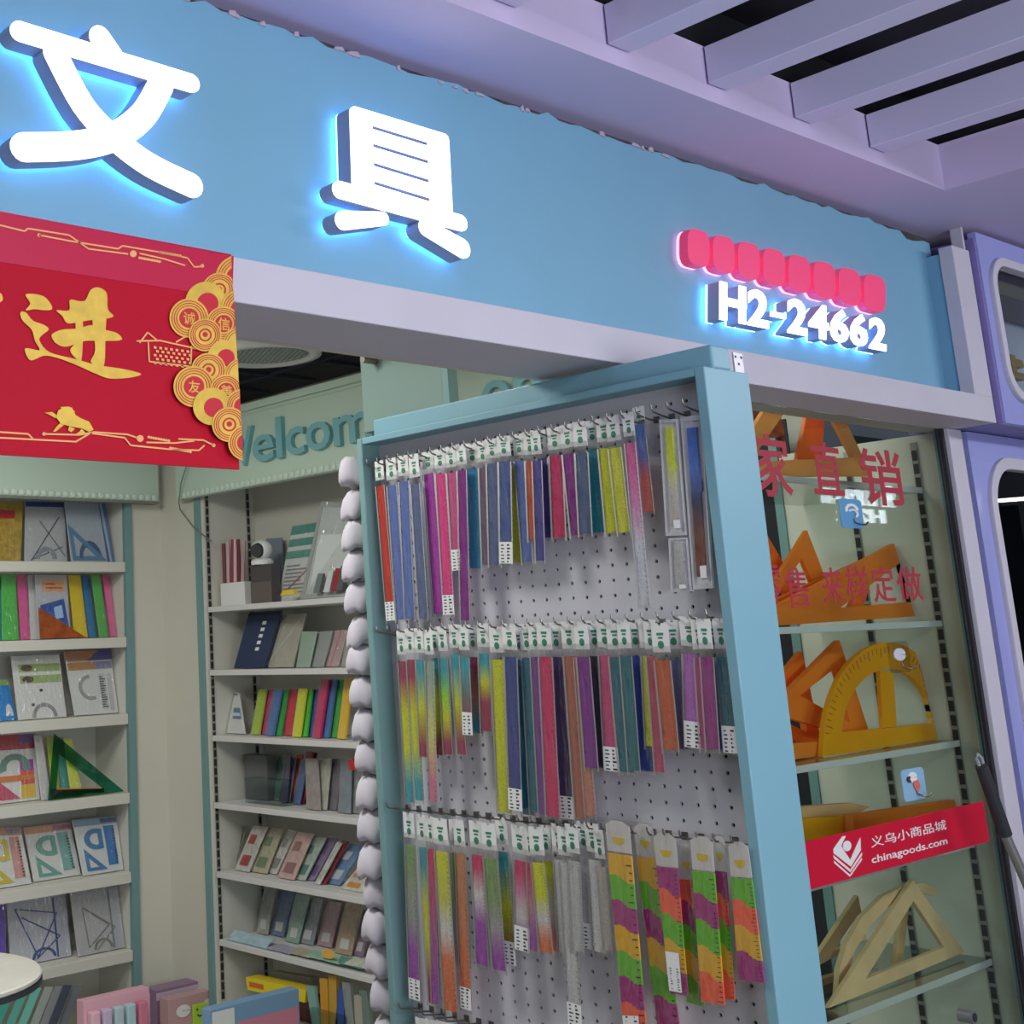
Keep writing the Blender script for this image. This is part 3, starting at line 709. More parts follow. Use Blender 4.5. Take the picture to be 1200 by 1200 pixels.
# boxed mechanical rulers at the top right
def cased(px, label, cols, inner, w2):
    xo = XP-.034
    q = pquad(0, xo, px); r = thing('cased_ruler', (q.c[0]+q.c[1])/2, label, 'ruler', 'cased rulers at the top right of the pegboard')
    mb = MB(); q.rect(mb, 0, 1, 0, 1, -.004, .003); obj('backing_card', mb, mat('case_card', (224, 224, 228), .5), r)
    mb = MB(); s0, s1 = inner; q.plate(mb, [(s0, .07), (s1, .07), (s1, .55), (s1+.08, .56), (s1+.08, .62), (s1, .64), (s1, .93), (s0, .93)], -.0005, .004); obj('ruler', mb, ruler_mat(cols), r)
    mb = MB(); q.ring(mb, [(0, 0), (1, 0), (1, 1), (0, 1)], [(.08, .03), (.92, .03), (.92, .97), (.08, .97)], 0, .002); obj('case_rim', mb, col((216, 218, 222), .25), r)
    mb = MB(); q.rect(mb, 0, 1, 0, 1, .005, .0004); obj('blister', mb, m_film, r)
    mb = MB(); q.rect(mb, .5, .82, .06, .13, .006, .0003); obj('price_label', mb, m_card, r)
cased([(781, 628), (805, 627), (794, 491), (773, 492)], 'lime ruler in a white edged case, left of the blue cased ruler', [LIME, LIME, (206,206,196), (200,190,180)], (.34, .70), 0)
cased([(787, 694), (811, 693), (806, 630), (784, 631)], 'clear ruler in a pale case hanging lowest below the lime cased ruler', [(200,200,200), (190,190,190)], (.3, .7), 0)
cased([(813, 691), (836, 689), (823, 486), (798, 489)], 'blue to brown ruler in a clear case beside the right post', [(70,120,210), (96,140,224), (70,80,110), BROWN, BROWN], (.28, .74), 0)
# jigsaw rulers
PZ = {'y': (234, 182, 44), 'g': (110, 190, 48), 'p': (172, 52, 128), 'o': (252, 108, 74)}
def jig(px, seq, label, xo, lab=False):
    q = pquad(0, xo, px); r = thing('jigsaw_ruler', (q.c[0]+q.c[1])/2, label, 'ruler', 'jigsaw rulers at the bottom right of the pegboard')
    n = len(seq); step = [(0, .30), (.16, .30), (.18, .36), (.30, .36), (.32, .26), (.48, .20), (.50, .02), (.62, -.06), (.64, -.22), (.78, -.24), (.80, -.32), (1, -.30)]
    def edge(k):
        if k == 0: return [(0, 0), (1, 0)]
        if k == n: return [(0, 1), (1, 1)]
        return [(s, (k+h*.48)/n) for s, h in step]
    for k, c in enumerate(seq[::-1]):
        mb = MB(); q.plate(mb, edge(k)+edge(k+1)[::-1], 0, .0025); obj('segment', mb, col(PZ[c], .45), r)
    mb = MB()
    for k in range(26): q.rect(mb, .84 if k % 5 else .74, .96, (k+.5)/27, (k+.5)/27+.007, .0026, .0002)
    obj('scale_print', mb, m_print, r)
    ex = .035/((q.c[3]-q.c[0]).length)
    mb = MB(); q.rect(mb, -.08, 1.06, -.02, 1+ex*1.6, .004, .0003); obj('sleeve', mb, m_film, r)
    mb = MB(); q.plate(mb, [(.0, 1.01), (1, 1.01), (1, 1+ex*1.3), (.7, 1+ex*1.5), (.3, 1+ex*1.5), (0, 1+ex*1.3)], .0005, .0008); c = obj('header_card', mb, mat('pale_header', (214, 212, 206), .4), r)
    mb = MB(); q.plate(mb, arc(.5, 1+ex*.75, .26, ex*.32, 180, 360, 8), .0015, .0003); obj('yellow_mark', mb, col((226, 196, 40)), c)
    if lab:
        mb = MB(); q.rect(mb, .04, .74, .02, .02+.058/((q.c[3]-q.c[0]).length), .0046, .0003, 0)
        for k in range(9): q.rect(mb, .55, .58+.1*random.random(), .035+k*.02, .043+k*.02, .005, .0001, 1); q.rect(mb, .18, .2+.1*random.random(), .035+k*.02, .043+k*.02, .005, .0001, 1)
        obj('price_label', mb, [m_card, m_print], r)
jig([(735, 1240), (761, 1240), (741, 1003), (713, 999)], 'ygpygpoy', 'long jigsaw ruler yellow at its top, leftmost of the jigsaw rulers', XP-.064, True)
jig([(776, 1240), (802, 1240), (770, 1006), (747, 1004)], 'ygpygpo', 'long jigsaw ruler yellow on top, between the leftmost one and the purple topped one', XP-.046)
jig([(786, 1163), (807, 1167), (795, 1018), (770, 1015)], 'pogyp', 'jigsaw ruler with purple top and a white price label', XP-.054, True)
jig([(806, 1174), (826, 1180), (815, 1031), (797, 1030)], 'opgyg', 'jigsaw ruler with orange top half hidden behind two others', XP-.040)
jig([(823, 1173), (850, 1178), (838, 1023), (812, 1020)], 'gpgyo', 'jigsaw ruler with green top and orange bottom end', XP-.056)
jig([(848, 1170), (862, 1172), (852, 1022), (838, 1020)], 'pogyo', 'narrow jigsaw ruler with purple top peeping out behind the green topped one', XP-.044)
jig([(867, 1148), (897, 1152), (882, 1030), (857, 1028)], 'goyp', 'jigsaw ruler with green top and purple end beside the right post', XP-.052)

# ------------------------------------------------------------------ white crepe garland behind the far stile
t = thing('crepe_garland', (1.93, 2.105, .45), 'column of white scalloped crepe puffs along the pegboard panel edge', 'garland')
k = 0; z = Z(.355)
def puff(p, t_): return 1+.07*math.sin(5*p+ph)*math.sin(t_)**2
while z > .6:
    r = .044+random.uniform(-.002, .005); dx = random.uniform(-.005, .005); dz = random.uniform(-.28, .28)
    ph = random.random()*6
    mb = MB(); c0 = Vector((1.956+dx+(Z(.355)-z)*.004, 2.085, z)); prof = [(0, .026), (.35, .027), (.62, .024), (.84, .012), (.97, -.006), (1, -.022), (.90, -.031), (.6, -.030), (0, -.029)]
    vs, fs, N = [], [], 22
    for rr, hh in prof:
        for i in range(N):
            p = 2*math.pi*i/N; w = rr*r*(1+.07*math.sin(5*p+ph)+.04*math.sin(11*p+2*ph))
            vs.append(c0+Vector((w*math.cos(p), w*math.sin(p)*.9, hh*1.08+w*math.cos(p+.5)*dz+.004*math.sin(6*p+ph)*rr)))
    for j in range(len(prof)-1):
        for i in range(N): fs.append((j*N+i, (j+1)*N+i, (j+1)*N+(i+1) % N, j*N+(i+1) % N))
    mb.add(vs, fs); obj('puff', mb, m_paper, t, smooth=True); z -= .0655

# teal board hanging above the panel inside the shop
t = thing('hanging_board', (2.1, 2.08, Z(.47)), 'grey teal board under the beam above the pegboard panel', 'board')
a, b = ax_(2.1, 427, 508), ax_(2.1, 521, 487)
obj('board', MB().box((2.1, b.y, Z(.469)), (2.125, a.y, Z(.80))), mat('board_grey_green', (116, 142, 134), .5), t, bevel=.0015)
obj('edge_strip', MB().box((2.098, b.y-.02, Z(.469)), (2.128, b.y-.0005, Z(.80))), m_teal, t, bevel=.0015)
obj('hinge', MB().tube([(2.06, a.y-.05, Z(.63)), (2.10, a.y-.05, Z(.63))], .008, 8).box((2.02, a.y-.08, Z(.655)), (2.099, a.y-.03, Z(.66))), mat('hinge_metal', (150, 140, 130), .4, metal=.6), t)

# ================================================================== INTERIOR SHELVING
def lathe(mb, c, prof, n=20):
    c = Vector(c); vs = []; fs = []
    for r, z in prof: vs += [c+Vector((r*math.cos(2*math.pi*k/n), r*math.sin(2*math.pi*k/n), z)) for k in range(n)]
    for i in range(len(prof)-1):
        for k in range(n): fs.append((i*n+k, i*n+(k+1) % n, (i+1)*n+(k+1) % n, (i+1)*n+k))
    return mb.add(vs, fs+[list(range(n-1, -1, -1)), [(len(prof)-1)*n+k for k in range(n)]])
# left unit on the back wall
LZ = [ay_(YB, 74, y).z for y in (658, 749, 842, 938, 1034.5, 1130)]
xr = ay_(YB, 147.5, 700).x; xt1 = ay_(YB, 156, 700).x
t = thing('back_shelving_unit', (xr-.9, YB+.15, 0), 'cream wall shelving with teal edge strip on the rear wall', 'shelving')
for i, z in enumerate(LZ): obj('shelf', MB().box((xr-1.7, YB, z-.042), (xr, YB+.26, z)), m_cream, t, bevel=.002)
obj('side_panel', MB().box((xr+.001, YB+.02, 0), (xr+.018, YB+.29, Z(.72))), m_cream, t)
obj('back_panel', MB().box((xr-1.7, YB+.262, 0), (xr, YB+.29, Z(.72))), m_cream, t)
obj('edge_strip', MB().box((xr+.001, YB-.004, 0), (xt1, YB+.018, Z(.70))), m_teal, t, bevel=.001)
obj('plinth', MB().box((xr-1.7, YB-.02, .02), (xr, YB+.2, .16)), m_cream, t)
# right unit along the right side
RZ = [ax_(XW, x, y).z for x, y in ((248.7, 711), (248.7, 785.2), (251, 862), (253, 940.7), (254, 1021.5), (257.8, 1101.4))]
yl = ax_(XW, 242.5, 850).y; yl2 = ax_(XW, 236, 850).y
t = thing('side_shelving_unit', (XW+.15, 3.4, 0), 'cream wall shelving with white shelves and slotted posts on the right side', 'shelving')
for i, z in enumerate(RZ): obj('shelf', MB().box((XW, 2.45, z-.022), (XW+.27, yl-.03, z)), m_shelf, t, bevel=.002)
obj('side_panel', MB().box((XW+.004, yl-.018, 0), (XW+.30, yl, Z(.74))), m_cream, t)
obj('side_panel', MB().box((XW+.004, 2.42, 0), (XW+.30, 2.44, Z(.74))), m_cream, t)
obj('back_panel', MB().box((XW+.275, 2.44, 0), (XW+.30, yl-.02, Z(.74))), m_cream, t)
obj('edge_strip', MB().box((XW-.006, yl, 0), (XW+.02, yl2, Z(.74))), m_teal, t, bevel=.001)
def slots(name, parent, c, ax, z0, z1, w=.008):
    """slotted shelf standard: rail with dark slots"""
    rail, sl = MB(), MB(); z = z0
    def bx(m, h0, h1, o0, o1, ww):
        if ax == 0: m.box((c[0]-ww, c[1]+o0, h0), (c[0]+ww, c[1]+o1, h1))
        else: m.box((c[0]+o0, c[1]-ww, h0), (c[0]+o1, c[1]+ww, h1))
    bx(rail, z0, z1, -.004, 0, w)
    while z < z1-.03:
        bx(sl, z, z+.026, -.0055, -.0041, w*.8); z += .035
    rr = obj(name, rail, mat('rail_grey', (150, 148, 140), .4, metal=.3), parent); s_ = obj('slot', sl, m_slot, rr); s_['kind'] = 'stuff'
slots('slotted_post', t, (XW+.02, yl-.018), 0, .3, Z(.66)); slots('slotted_post', t, (XW+.24, yl-.018), 0, .3, Z(.66))
# corner boards
struct('trim_5', MB().box((xt1+.003, YB+.012, 0), (XW+.03, YB+.045, Z(.94))), m_beige)
struct('trim_6', MB().box((XW+.006, yl2+.002, 0), (XW+.03, YB+.012, Z(.94))), m_beige)
# fascias
fz0, fz1 = Z(.632), Z(.945)
t = thing('fascia_board', (xr-.8, YB-.02, fz0), 'plain mint fascia with scalloped lower edge above the back shelves', 'fascia')
xe = ay_(YB-.05, 186, 587).x; fa = ay_(YB-.05, 186, 587.5).z
obj('board', MB().box((-1.0, YB-.05, fa), (xe, YB-.01, fz1)), m_mint, t)
mb = MB(); x = -1.0
while x < xe-.02: mb.ball((x+.015, YB-.052, fa+.014), .016, .006, .014, 8, 4); x += .034
o_ = obj('scallop_trim', mb, mat('scallop_white', (200, 216, 204), .5), t); o_['kind'] = 'stuff'
obj('lower_lip', MB().box((-1.0, YB-.054, fa-.012), (xe, YB-.005, fa-.0005)), mat('fascia_lip', (120, 126, 116), .6), t)
XFA = XW-.05
wf0 = ax_(XFA, 206.7, 586)
t = thing('welcome_fascia', (XFA, 3.6, wf0.z), 'mint fascia board with raised teal word Welcome above the side shelves', 'sign')
obj('board', MB().box((XFA, 2.3, wf0.z), (XFA+.04, wf0.y, fz1)), m_mint, t)
obj('cornice', MB().box((XFA-.012, 2.3, fz1-.03), (XFA, wf0.y, fz1)).box((XFA-.006, 2.3, fz1-.045), (XFA, wf0.y, fz1-.034)), m_mint, t, bevel=.003)
mb = MB(); y = wf0.y-.02
while y > 2.35: mb.ball((XFA-.002, y, wf0.z+.014), .006, .016, .014, 8, 4); y -= .034
o_ = obj('scallop_trim', mb, mat('scallop_white', (200, 216, 204), .5), t); o_['kind'] = 'stuff'
wz0 = ax_(XFA, 330, 543).z; wz1 = ax_(XFA, 330, 491).z
m_let = mat('teal_letter', (120, 176, 182), .4)
hl = (ax_(XFA, 330, 491).z-ax_(XFA, 330, 543).z)
LT = [('W', 262, 300, 1.0), ('e', 300, 325, .70), ('l', 328, 335, 1.05), ('c', 339, 361, .70), ('o', 363, 392, .70), ('m', 396, 441, .70)]
lx = [(ax_(XFA, a, 520).y, ax_(XFA, b, 520).y) for _, a, b, _ in LT]
base = ax_(XFA, 318, 540).z; capz = ax_(XFA, 331, 491).z
for (ch, a, b, h), (ya, yb_) in zip(LT, lx):
    q = Quad((XFA-.0005, ya, base), (XFA-.0005, yb_, base), (XFA-.0005, yb_, base+(capz-base)*h), (XFA-.0005, ya, base+(capz-base)*h))
    mb = MB(); text(mb, ch, q, 0, 1, 0, 1, .0, .02, .012); obj('letter', mb, m_let, t)
ya = ax_(XFA, 441, 500).y-.02
q = Quad((XFA-.0005, ya, base), (XFA-.0005, ya-.19, base), (XFA-.0005, ya-.19, base+(capz-base)*.7), (XFA-.0005, ya, base+(capz-base)*.7))
mb = MB(); text(mb, 'e', q, 0, 1, 0, 1, 0, .02, .012); obj('letter', mb, m_let, t)
for ch, a, b in (('t', 552, 562), ('o', 568, 600), ('m', 606, 660)):
    ya, yb_ = ax_(XFA, a, 450).y, ax_(XFA, b, 445).y
    q = Quad((XFA-.0005, ya, base), (XFA-.0005, yb_, base), (XFA-.0005, yb_, base+(capz-base)*.7), (XFA-.0005, ya, base+(capz-base)*.7))
    if ch == 't': continue
    mb = MB(); text(mb, ch, q, 0, 1, 0, 1, 0, .02, .012); obj('letter', mb, m_let, t)
# round ceiling fixture
C = az_(SH_C-.02, 312, 412)
t = thing('round_ceiling_fixture', C, 'round white ring ceiling fixture with dotted grey face on the dark shop ceiling', 'ceiling fixture')
mb = MB(); lathe(mb, C, [(.20, .02), (.205, 0), (.20, -.02), (.165, -.022), (.16, -.004)], 40); obj('ring', mb, mat('fixture_white', (220, 222, 222), .4), t, smooth=True)
mb = MB(); lathe(mb, C, [(.155, -.006), (.155, -.012)], 32); obj('face', mb, mat('fixture_grey', (130, 134, 136), .4), t)
mb = MB()
for i in range(-7, 8):
    for j in range(-7, 8):
        if i*i+j*j < 49: mb.tube([C+Vector((i*.02+(j % 2)*.01, j*.02, -.0145)), C+Vector((i*.02+(j % 2)*.01, j*.02, -.0125))], .005, 6)
o_ = obj('perforation', mb, mat('dot_light', (196, 200, 200), .5), t); o_['kind'] = 'stuff'
obj('shop_tube_lamp', MB().box((C.x-.55, C.y+.02, SH_C-.06), (C.x-.40, C.y+.6, SH_C-.03)), mat('tube_lit', (255, 252, 240), .4, emit=2.5)); tag(bpy.data.objects['shop_tube_lamp'], 'lit white lamp panel on the dark ceiling beside the round fixture', 'ceiling lamp')
# cable down the corner
pts = [ax_(XW-.072, *p) for p in ((219, 545), (212, 566), (209.5, 589))]+[ax_(XW-.012, *p) for p in ((211, 597), (216, 604), (226, 617), (238, 627), (248, 634))]
tag(obj('cable', MB().tube(pts, .003, 6), mat('grey_cable', (120, 124, 116), .5)), 'thin grey cable hanging down the corner beside the Welcome fascia', 'cable')

# ------------------------------------------------------------------ flat goods on the shelves
def snap(q, levels, tol=.05):
    z = min(q.c[0].z, q.c[1].z); L = min(levels, key=lambda v: abs(v-z))
    if abs(L-z) < tol:
        for k in (0, 1): q.c[k].z = L+.004
    q.n = (q.c[1]-q.c[0]).cross(q.c[3]-q.c[0]).normalized()
NGOOD = 0
def goods(ax, base, lean, px, label, cat, face, name, parts=(), film=True, th=.006, group=None):
    global NGOOD
    NGOOD += 1; base = base+(NGOOD % 3)*.019
    q = pquad(ax, base, px, base+lean); snap(q, LZ if ax == 1 else RZ)
    low = min(c.z for c in q.c[:2]); up = [v for v in (LZ if ax == 1 else RZ) if v > low+.05]
    if up:
        for c in q.c[2:]: c.z = min(c.z, min(up)-(.048 if ax == 1 else .028))
    for c in q.c:
        if ax == 1: c.x = min(c.x, xr-.005)
        else: c.y = min(c.y, yl-.026)
    q.n = (q.c[1]-q.c[0]).cross(q.c[3]-q.c[0]).normalized()
    t = thing(name, (q.c[0]+q.c[1])/2, label, cat, group)
    mb = MB(); q.rect(mb, 0, 1, 0, 1, -th, th); obj('body', mb, face, t)
    for p in parts: p(q, t)
    if film:
        mb = MB(); q.rect(mb, -.01, 1.01, -.005, 1.01, .004, .0004); obj('sleeve', mb, m_film, t)
    return t
def P_rect(n, s0, s1, t0, t1, m, off=.0005, th=.001):
    def f(q, t):
        mb = MB(); q.rect(mb, s0, s1, t0, t1, off, th); obj(n, mb, m, t)
    return f
def P_poly(n, pts, m, off=.0005, th=.002):
    def f(q, t):
        mb = MB(); q.plate(mb, pts, off, th); obj(n, mb, m, t)
    return f
def P_tri(n, o, i, m, off=.0005, th=.002):
    def f(q, t):
        mb = MB(); q.ring(mb, o, i, off, th); obj(n, mb, m, t)
    return f
def P_arc(n, cx, cy, rx, ry, k, a0, a1, m, off=.0005, th=.002, bar=None):
    def f(q, t):
        mb = MB(); q.ring(mb, arc(cx, cy, rx, ry, a0, a1), arc(cx, cy, rx*k, ry*k, a0, a1), off, th, False)
        if bar: q.rect(mb, *bar, off, th)
        obj(n, mb, m, t)
    return f
def P_ln(n, pts, w, m, off=.001, th=.001):
    def f(q, t):
        mb = MB(); q.line(mb, pts, w, off, th); obj(n, mb, m, t)
    return f
def P_print(n, s0, s1, t0, t1, rows, m, off=.0012):
    def f(q, t):
        mb = MB()
        for r in range(rows):
            y = t0+(t1-t0)*r/rows; q.rect(mb, s0, s0+(s1-s0)*random.uniform(.5, 1), y, y+(t1-t0)/rows*.45, off, .0003)
        o = obj(n, mb, m, t); o['kind'] = 'stuff'
    return f
c_ = lambda *a: col(a)
LB, LL = YB+.05, .05
def left(px, label, cat, face, name, parts=(), **k): return goods(1, LB, LL, px, label, cat, face, name, parts, **k)
white, pale = m_card, c_(196, 198, 200)
# shelf A
left([(-6,657),(24,657),(27,589),(-6,588)], 'crinkled gold bag with a red tab on the top left shelf', 'bag', mat('gold_bag', (190, 158, 64), .3, noise=.25, scale=40, bump=.8), 'gold_bag', [P_rect('tab', .1, .72, .72, .86, c_(196, 50, 70))])
left([(29,657),(79,657),(75,589),(30,588)], 'clear pouch with blue zip top and drawing compass on the top left shelf', 'pouch', pale, 'zip_pouch', [P_rect('zip_strip', 0, .98, .92, 1, c_(46, 62, 138)), P_ln('compass', [(.15, .02), (.45, .35), (.85, .75)], .025, c_(92, 96, 110)), P_ln('compass_leg', [(.95, .1), (.35, .68)], .02, c_(110, 112, 124)), P_ln('bar', [(.2, .05), (.9, .25)], .02, c_(100, 104, 118)), P_arc('small_protractor', .5, .05, .25, .2, .6, 0, 180, c_(150, 156, 166))])
left([(84,656),(126,656),(115,590),(76,588)], 'clear set square pouch with blue edges beside two blue rulers', 'pouch', c_(178, 188, 200), 'set_square_pouch', [P_tri('set_square', [(.05, .02), (.98, .02), (.0, .62)], [(.14, .09), (.70, .09), (.12, .45)], c_(88, 136, 176)), P_arc('protractor', .55, .05, .32, .3, .7, 0, 180, c_(70, 92, 140))])
left([(127,656),(134,656),(123,590),(113,590)], 'blue ruler leaning at the right end of the top left shelf', 'ruler', c_(72, 112, 168), 'flat_ruler', [P_rect('pale_edge', .3, .6, 0, 1, c_(170, 196, 220))], group='rulers at the end of the top left shelf')
# shelf B
FR = 'wide rulers on the second left shelf'
def wide(px, name, c, prev):
    left(px, f'{name} wide ruler on the second left shelf {prev}', 'ruler', ruler_mat([c], True, .35), 'wide_ruler', (), group=FR)
wide([(-8,752),(3,752),(2,674),(-8,674)], 'blue teal', (70, 150, 170), 'at the left frame edge')
wide([(3,751),(22,751),(18,673),(2,672)], 'bright green', (86, 190, 84), 'left of the first pink one')
wide([(25,751),(35,750),(31,672),(20,672)], 'pink', (222, 92, 158), 'beside a white sleeve')
left([(36,749),(45,749),(41,673),(33,673)], 'empty looking white sleeve beside the first pink wide ruler', 'sleeve', white, 'white_sleeve')
left([(46,749),(83,748),(78,674),(41,673)], 'geometry set pack with a blue triangle and orange triangle in front', 'geometry set', c_(196, 196, 204), 'geometry_set', [P_poly('blue_triangle', [(.05, .0), (1, .0), (.85, .62), (.1, .52)], c_(46, 88, 170)), P_poly('pale_window', [(.55, .3), (.8, .32), (.76, .52), (.5, .48)], c_(150, 180, 216), .003), P_rect('header', .2, .9, .74, .92, c_(226, 170, 120)), P_print('header_print', .3, .85, .78, .9, 2, c_(190, 90, 60))])
q = pquad(1, LB-.022, [(47,749),(105,746),(100,742),(45,712)], LB+.012); snap(q, LZ)
o = obj('amber_triangle', q.plate(MB(), [(0, 0), (1, 0), (.9, .12), (0, 1)], 0, .003), mat('amber_translucent', (150, 78, 40), .25, noise=.3, scale=30)); tag(o, 'brown orange set square leaning low before the blue triangle pack', 'set square')
wide([(88,747),(103,746),(94,672),(80,672)], 'yellow', (232, 204, 30), 'left of the blue one')
wide([(104,747),(113,747),(104,673),(96,673)], 'blue', (72, 134, 190), 'right of the yellow one')
wide([(117,747),(127,746),(117,672),(107,673)], 'green', (92, 184, 88), 'right of the blue one')
wide([(130,746),(144,745),(132,671),(120,672)], 'pink', (230, 100, 160), 'last at the right end')
# shelf C
left([(-10,849),(20,846),(9,797),(-10,796)], 'blue stencil sheet pack with small green header, third left shelf', 'stencil', c_(40, 140, 216), 'stencil_pack', [P_rect('header', .3, 1, .86, 1, c_(150, 186, 110)), P_arc('cutout', .75, .1, .15, .3, .2, 0, 180, white)])
left([(22,845),(78,841),(69,767),(13,769)], 'white stencil pack with two green printed headers on the third left shelf', 'stencil', white, 'stencil_pack', [P_rect('header', .12, .98, .74, .86, c_(158, 186, 118)), P_rect('header', .12, .98, .56, .68, c_(158, 186, 118)), P_arc('emblem', .28, .80, .12, .05, .1, 0, 350, c_(96, 70, 60), .002), P_arc('emblem', .28, .62, .12, .05, .1, 0, 350, c_(96, 70, 60), .002), P_arc('circle_cutout', .55, .02, .26, .22, .75, 0, 180, c_(150, 150, 152)), P_rect('hole', .5, .56, .42, .46, m_print), P_rect('hole', .3, .36, .2, .24, m_print)])
left([(88,842),(143,836),(129,761),(75,764)], 'white protractor set with orange and purple header on the third left shelf', 'geometry set', white, 'geometry_set', [P_rect('header', 0, 1, .84, 1, c_(196, 128, 92)), P_poly('header_patch', [(.45, .84), (1, .84), (1, 1), (.75, 1)], c_(88, 84, 150), .002), P_rect('header', .03, .62, .70, .82, c_(206, 150, 82)), P_rect('header_label', .63, .98, .70, .82, c_(150, 150, 190)), P_arc('protractor', .45, .42, .27, .2, .72, 90, 290, c_(168, 168, 170)), P_rect('ruler', .66, .80, .08, .62, c_(206, 206, 208)), P_rect('ruler', .84, .94, .04, .62, c_(196, 196, 198)), P_print('scale_print', .66, .80, .1, .6, 14, m_print, .003)])
# shelf D
left([(-10,946),(47,940),(40,858),(-10,861)], 'rainbow protractor set with crimson header on the fourth left shelf', 'geometry set', white, 'geometry_set', [P_rect('header', 0, 1, .76, .98, c_(196, 52, 76)), P_rect('header_label', .62, .98, .84, .98, c_(130, 90, 160)), P_arc('protractor', .5, .5, .34, .2, .55, -20, 200, c_(110, 150, 140)), P_rect('rainbow_band', .62, .92, .04, .24, c_(226, 190, 70)), P_rect('rainbow_band', .62, .92, .24, .44, c_(214, 90, 90)), P_rect('rainbow_band', .62, .92, .44, .6, c_(160, 60, 160)), P_poly('set_square', [(.1, .04), (.6, .04), (.1, .34)], c_(196, 70, 110)), P_rect('rainbow_band', .1, .9, .30, .38, c_(222, 130, 60), .003)])
for k, (a, c, n) in enumerate((((49, 60, 49, 40), (206, 206, 206), 'clear'), ((62, 71, 64, 55), (196, 204, 80), 'lime'), ((73, 82, 74, 65), (92, 176, 170), 'mint'), ((84, 97, 84, 75), (210, 216, 90), 'yellow green'))):
    left([(a[0], 939-k*1.5), (a[1], 938-k*1.5), (a[2], 862+k), (a[3], 862+k)], f'{n} ruler standing behind the large green set square', 'ruler', ruler_mat([c]), 'wide_ruler', (), group='rulers behind the green set square')
q = pquad(1, LB-.022, [(56,938),(148,929),(148,900),(60,858)], LB+.02); snap(q, LZ); q.c[1].x = q.c[2].x = min(q.c[1].x, xr-.01)
mb = MB(); q.ring(mb, [(0, 0), (1, 0), (.04, 1)], [(.10, .15), (.72, .15), (.12, .72)], 0, .003)
t = thing('large_set_square', (q.c[0]+q.c[1])/2, 'large green see through set square over the rulers, fourth left shelf', 'set square')
obj('frame', mb, clear('green_acrylic', (120, 200, 180), .05, .05), t); mb = MB(); q.rect(mb, .04, .74, .05, .17, -.003, .002); obj('orange_strip', mb, c_(206, 110, 60), t)
# shelf E: protractor sets
def geoset(px, label, head, main, sub, hd2):
    left(px, label, 'geometry set', white, 'geometry_set', [P_rect('header', 0, 1, .87, 1, head), P_rect('header_label', .6, .98, .9, .98, hd2),
        P_arc('protractor', .45, .62, .28, .19, .55, 60, 300, main, bar=(.5, .6, .44, .80)), P_rect('ruler', .66, .90, .12, .84, sub), P_print('scale_print', .84, .9, .15, .8, 12, m_print, .003), P_tri('set_square', [(.12, .06), (.62, .06), (.12, .46)], [(.2, .12), (.42, .12), (.2, .3)], main)], group='protractor sets on the fifth left shelf')
geoset([(-16,1046),(37,1040),(24,970),(-22,971)], 'protractor set in yellow and pink, left of the teal set', c_(206, 150, 120), c_(214, 196, 60), c_(214, 160, 150), c_(150, 130, 170))
geoset([(40,1038),(95,1030),(82,964),(28,970)], 'protractor set in pale teal with orange header, fifth left shelf', c_(222, 160, 130), c_(110, 172, 160), c_(130, 184, 178), c_(170, 120, 160))
geoset([(98,1031),(150,1022),(137,956),(85,961)], 'protractor set in blue with blue header, fifth left shelf', c_(130, 164, 190), c_(66, 130, 184), c_(56, 126, 196), c_(60, 80, 120))
# shelf F
left([(-10,1141),(7,1139),(6,1058),(-10,1059)], 'purple and blue sleeve at the left edge of the sixth left shelf', 'sleeve', c_(110, 80, 190), 'purple_sleeve')
def lines(px, label, c, face):
    left(px, label, 'geometry set', face, 'clear_geometry_set', [P_ln('set_square', [(.12, .86), (.82, .72), (.45, .08), (.12, .86)] if c[2] > 130 else [(.2, .72), (.72, .4), (.25, .1), (.2, .72)], .02, col(c)), P_ln('set_square', [(.22, .72), (.84, .35), (.42, .05)], .02, col(c)), P_arc('protractor', .55, .05, .2, .16, .78, 0, 180, col(c)), P_rect('ruler', .78, .92, .03, .97, c_(186, 190, 202)), P_rect('ruler_edge', .76, .79, .03, .97, col(c), .002)], group='clear geometry sets on the sixth left shelf')
lines([(13,1138),(84,1132),(76,1048),(8,1056)], 'clear geometry set with dark blue outlines, sixth left shelf', (58, 84, 146), c_(198, 200, 208))
lines([(92,1128),(152,1118),(142,1037),(82,1044)], 'clear geometry set with grey outlines, sixth left shelf', (136, 138, 126), c_(190, 190, 194))
# bottom ledge
lz = ay_(YB-.15, 60, 1235).z
struct('trim_7', MB().box((0, YB-.34, 0), (XW-.02, YB-.021, lz)).box((2.2, 3.75, 0), (XW-.02, YB-.34, lz)), m_cream)
for k, (x, c, n) in enumerate(((8, (60, 140, 128), 'dark teal'), (24, (78, 150, 136), 'teal'), (38, (96, 164, 150), 'pale teal'), (52, (140, 146, 144), 'grey'), (64, (120, 124, 124), 'dark grey'), (74, (56, 62, 78), 'navy'), (86, (96, 104, 110), 'slate grey'))):
    q = Quad(*[ay_(YB-.2-.012*(k % 3)+o, *p) for p, o in (((x-22, 1212), 0), ((x-12, 1212), 0), ((x+10, 1160-k*1), .1), ((x, 1160-k*1), .1))])
    o = obj('long_ruler', q.rect(MB(), 0, 1, 0, 1, 0, .004), col(c)); tag(o, f'{n} long ruler leaning on the ledge below the back shelves', 'ruler', 'rulers on the ledge below the back shelves')
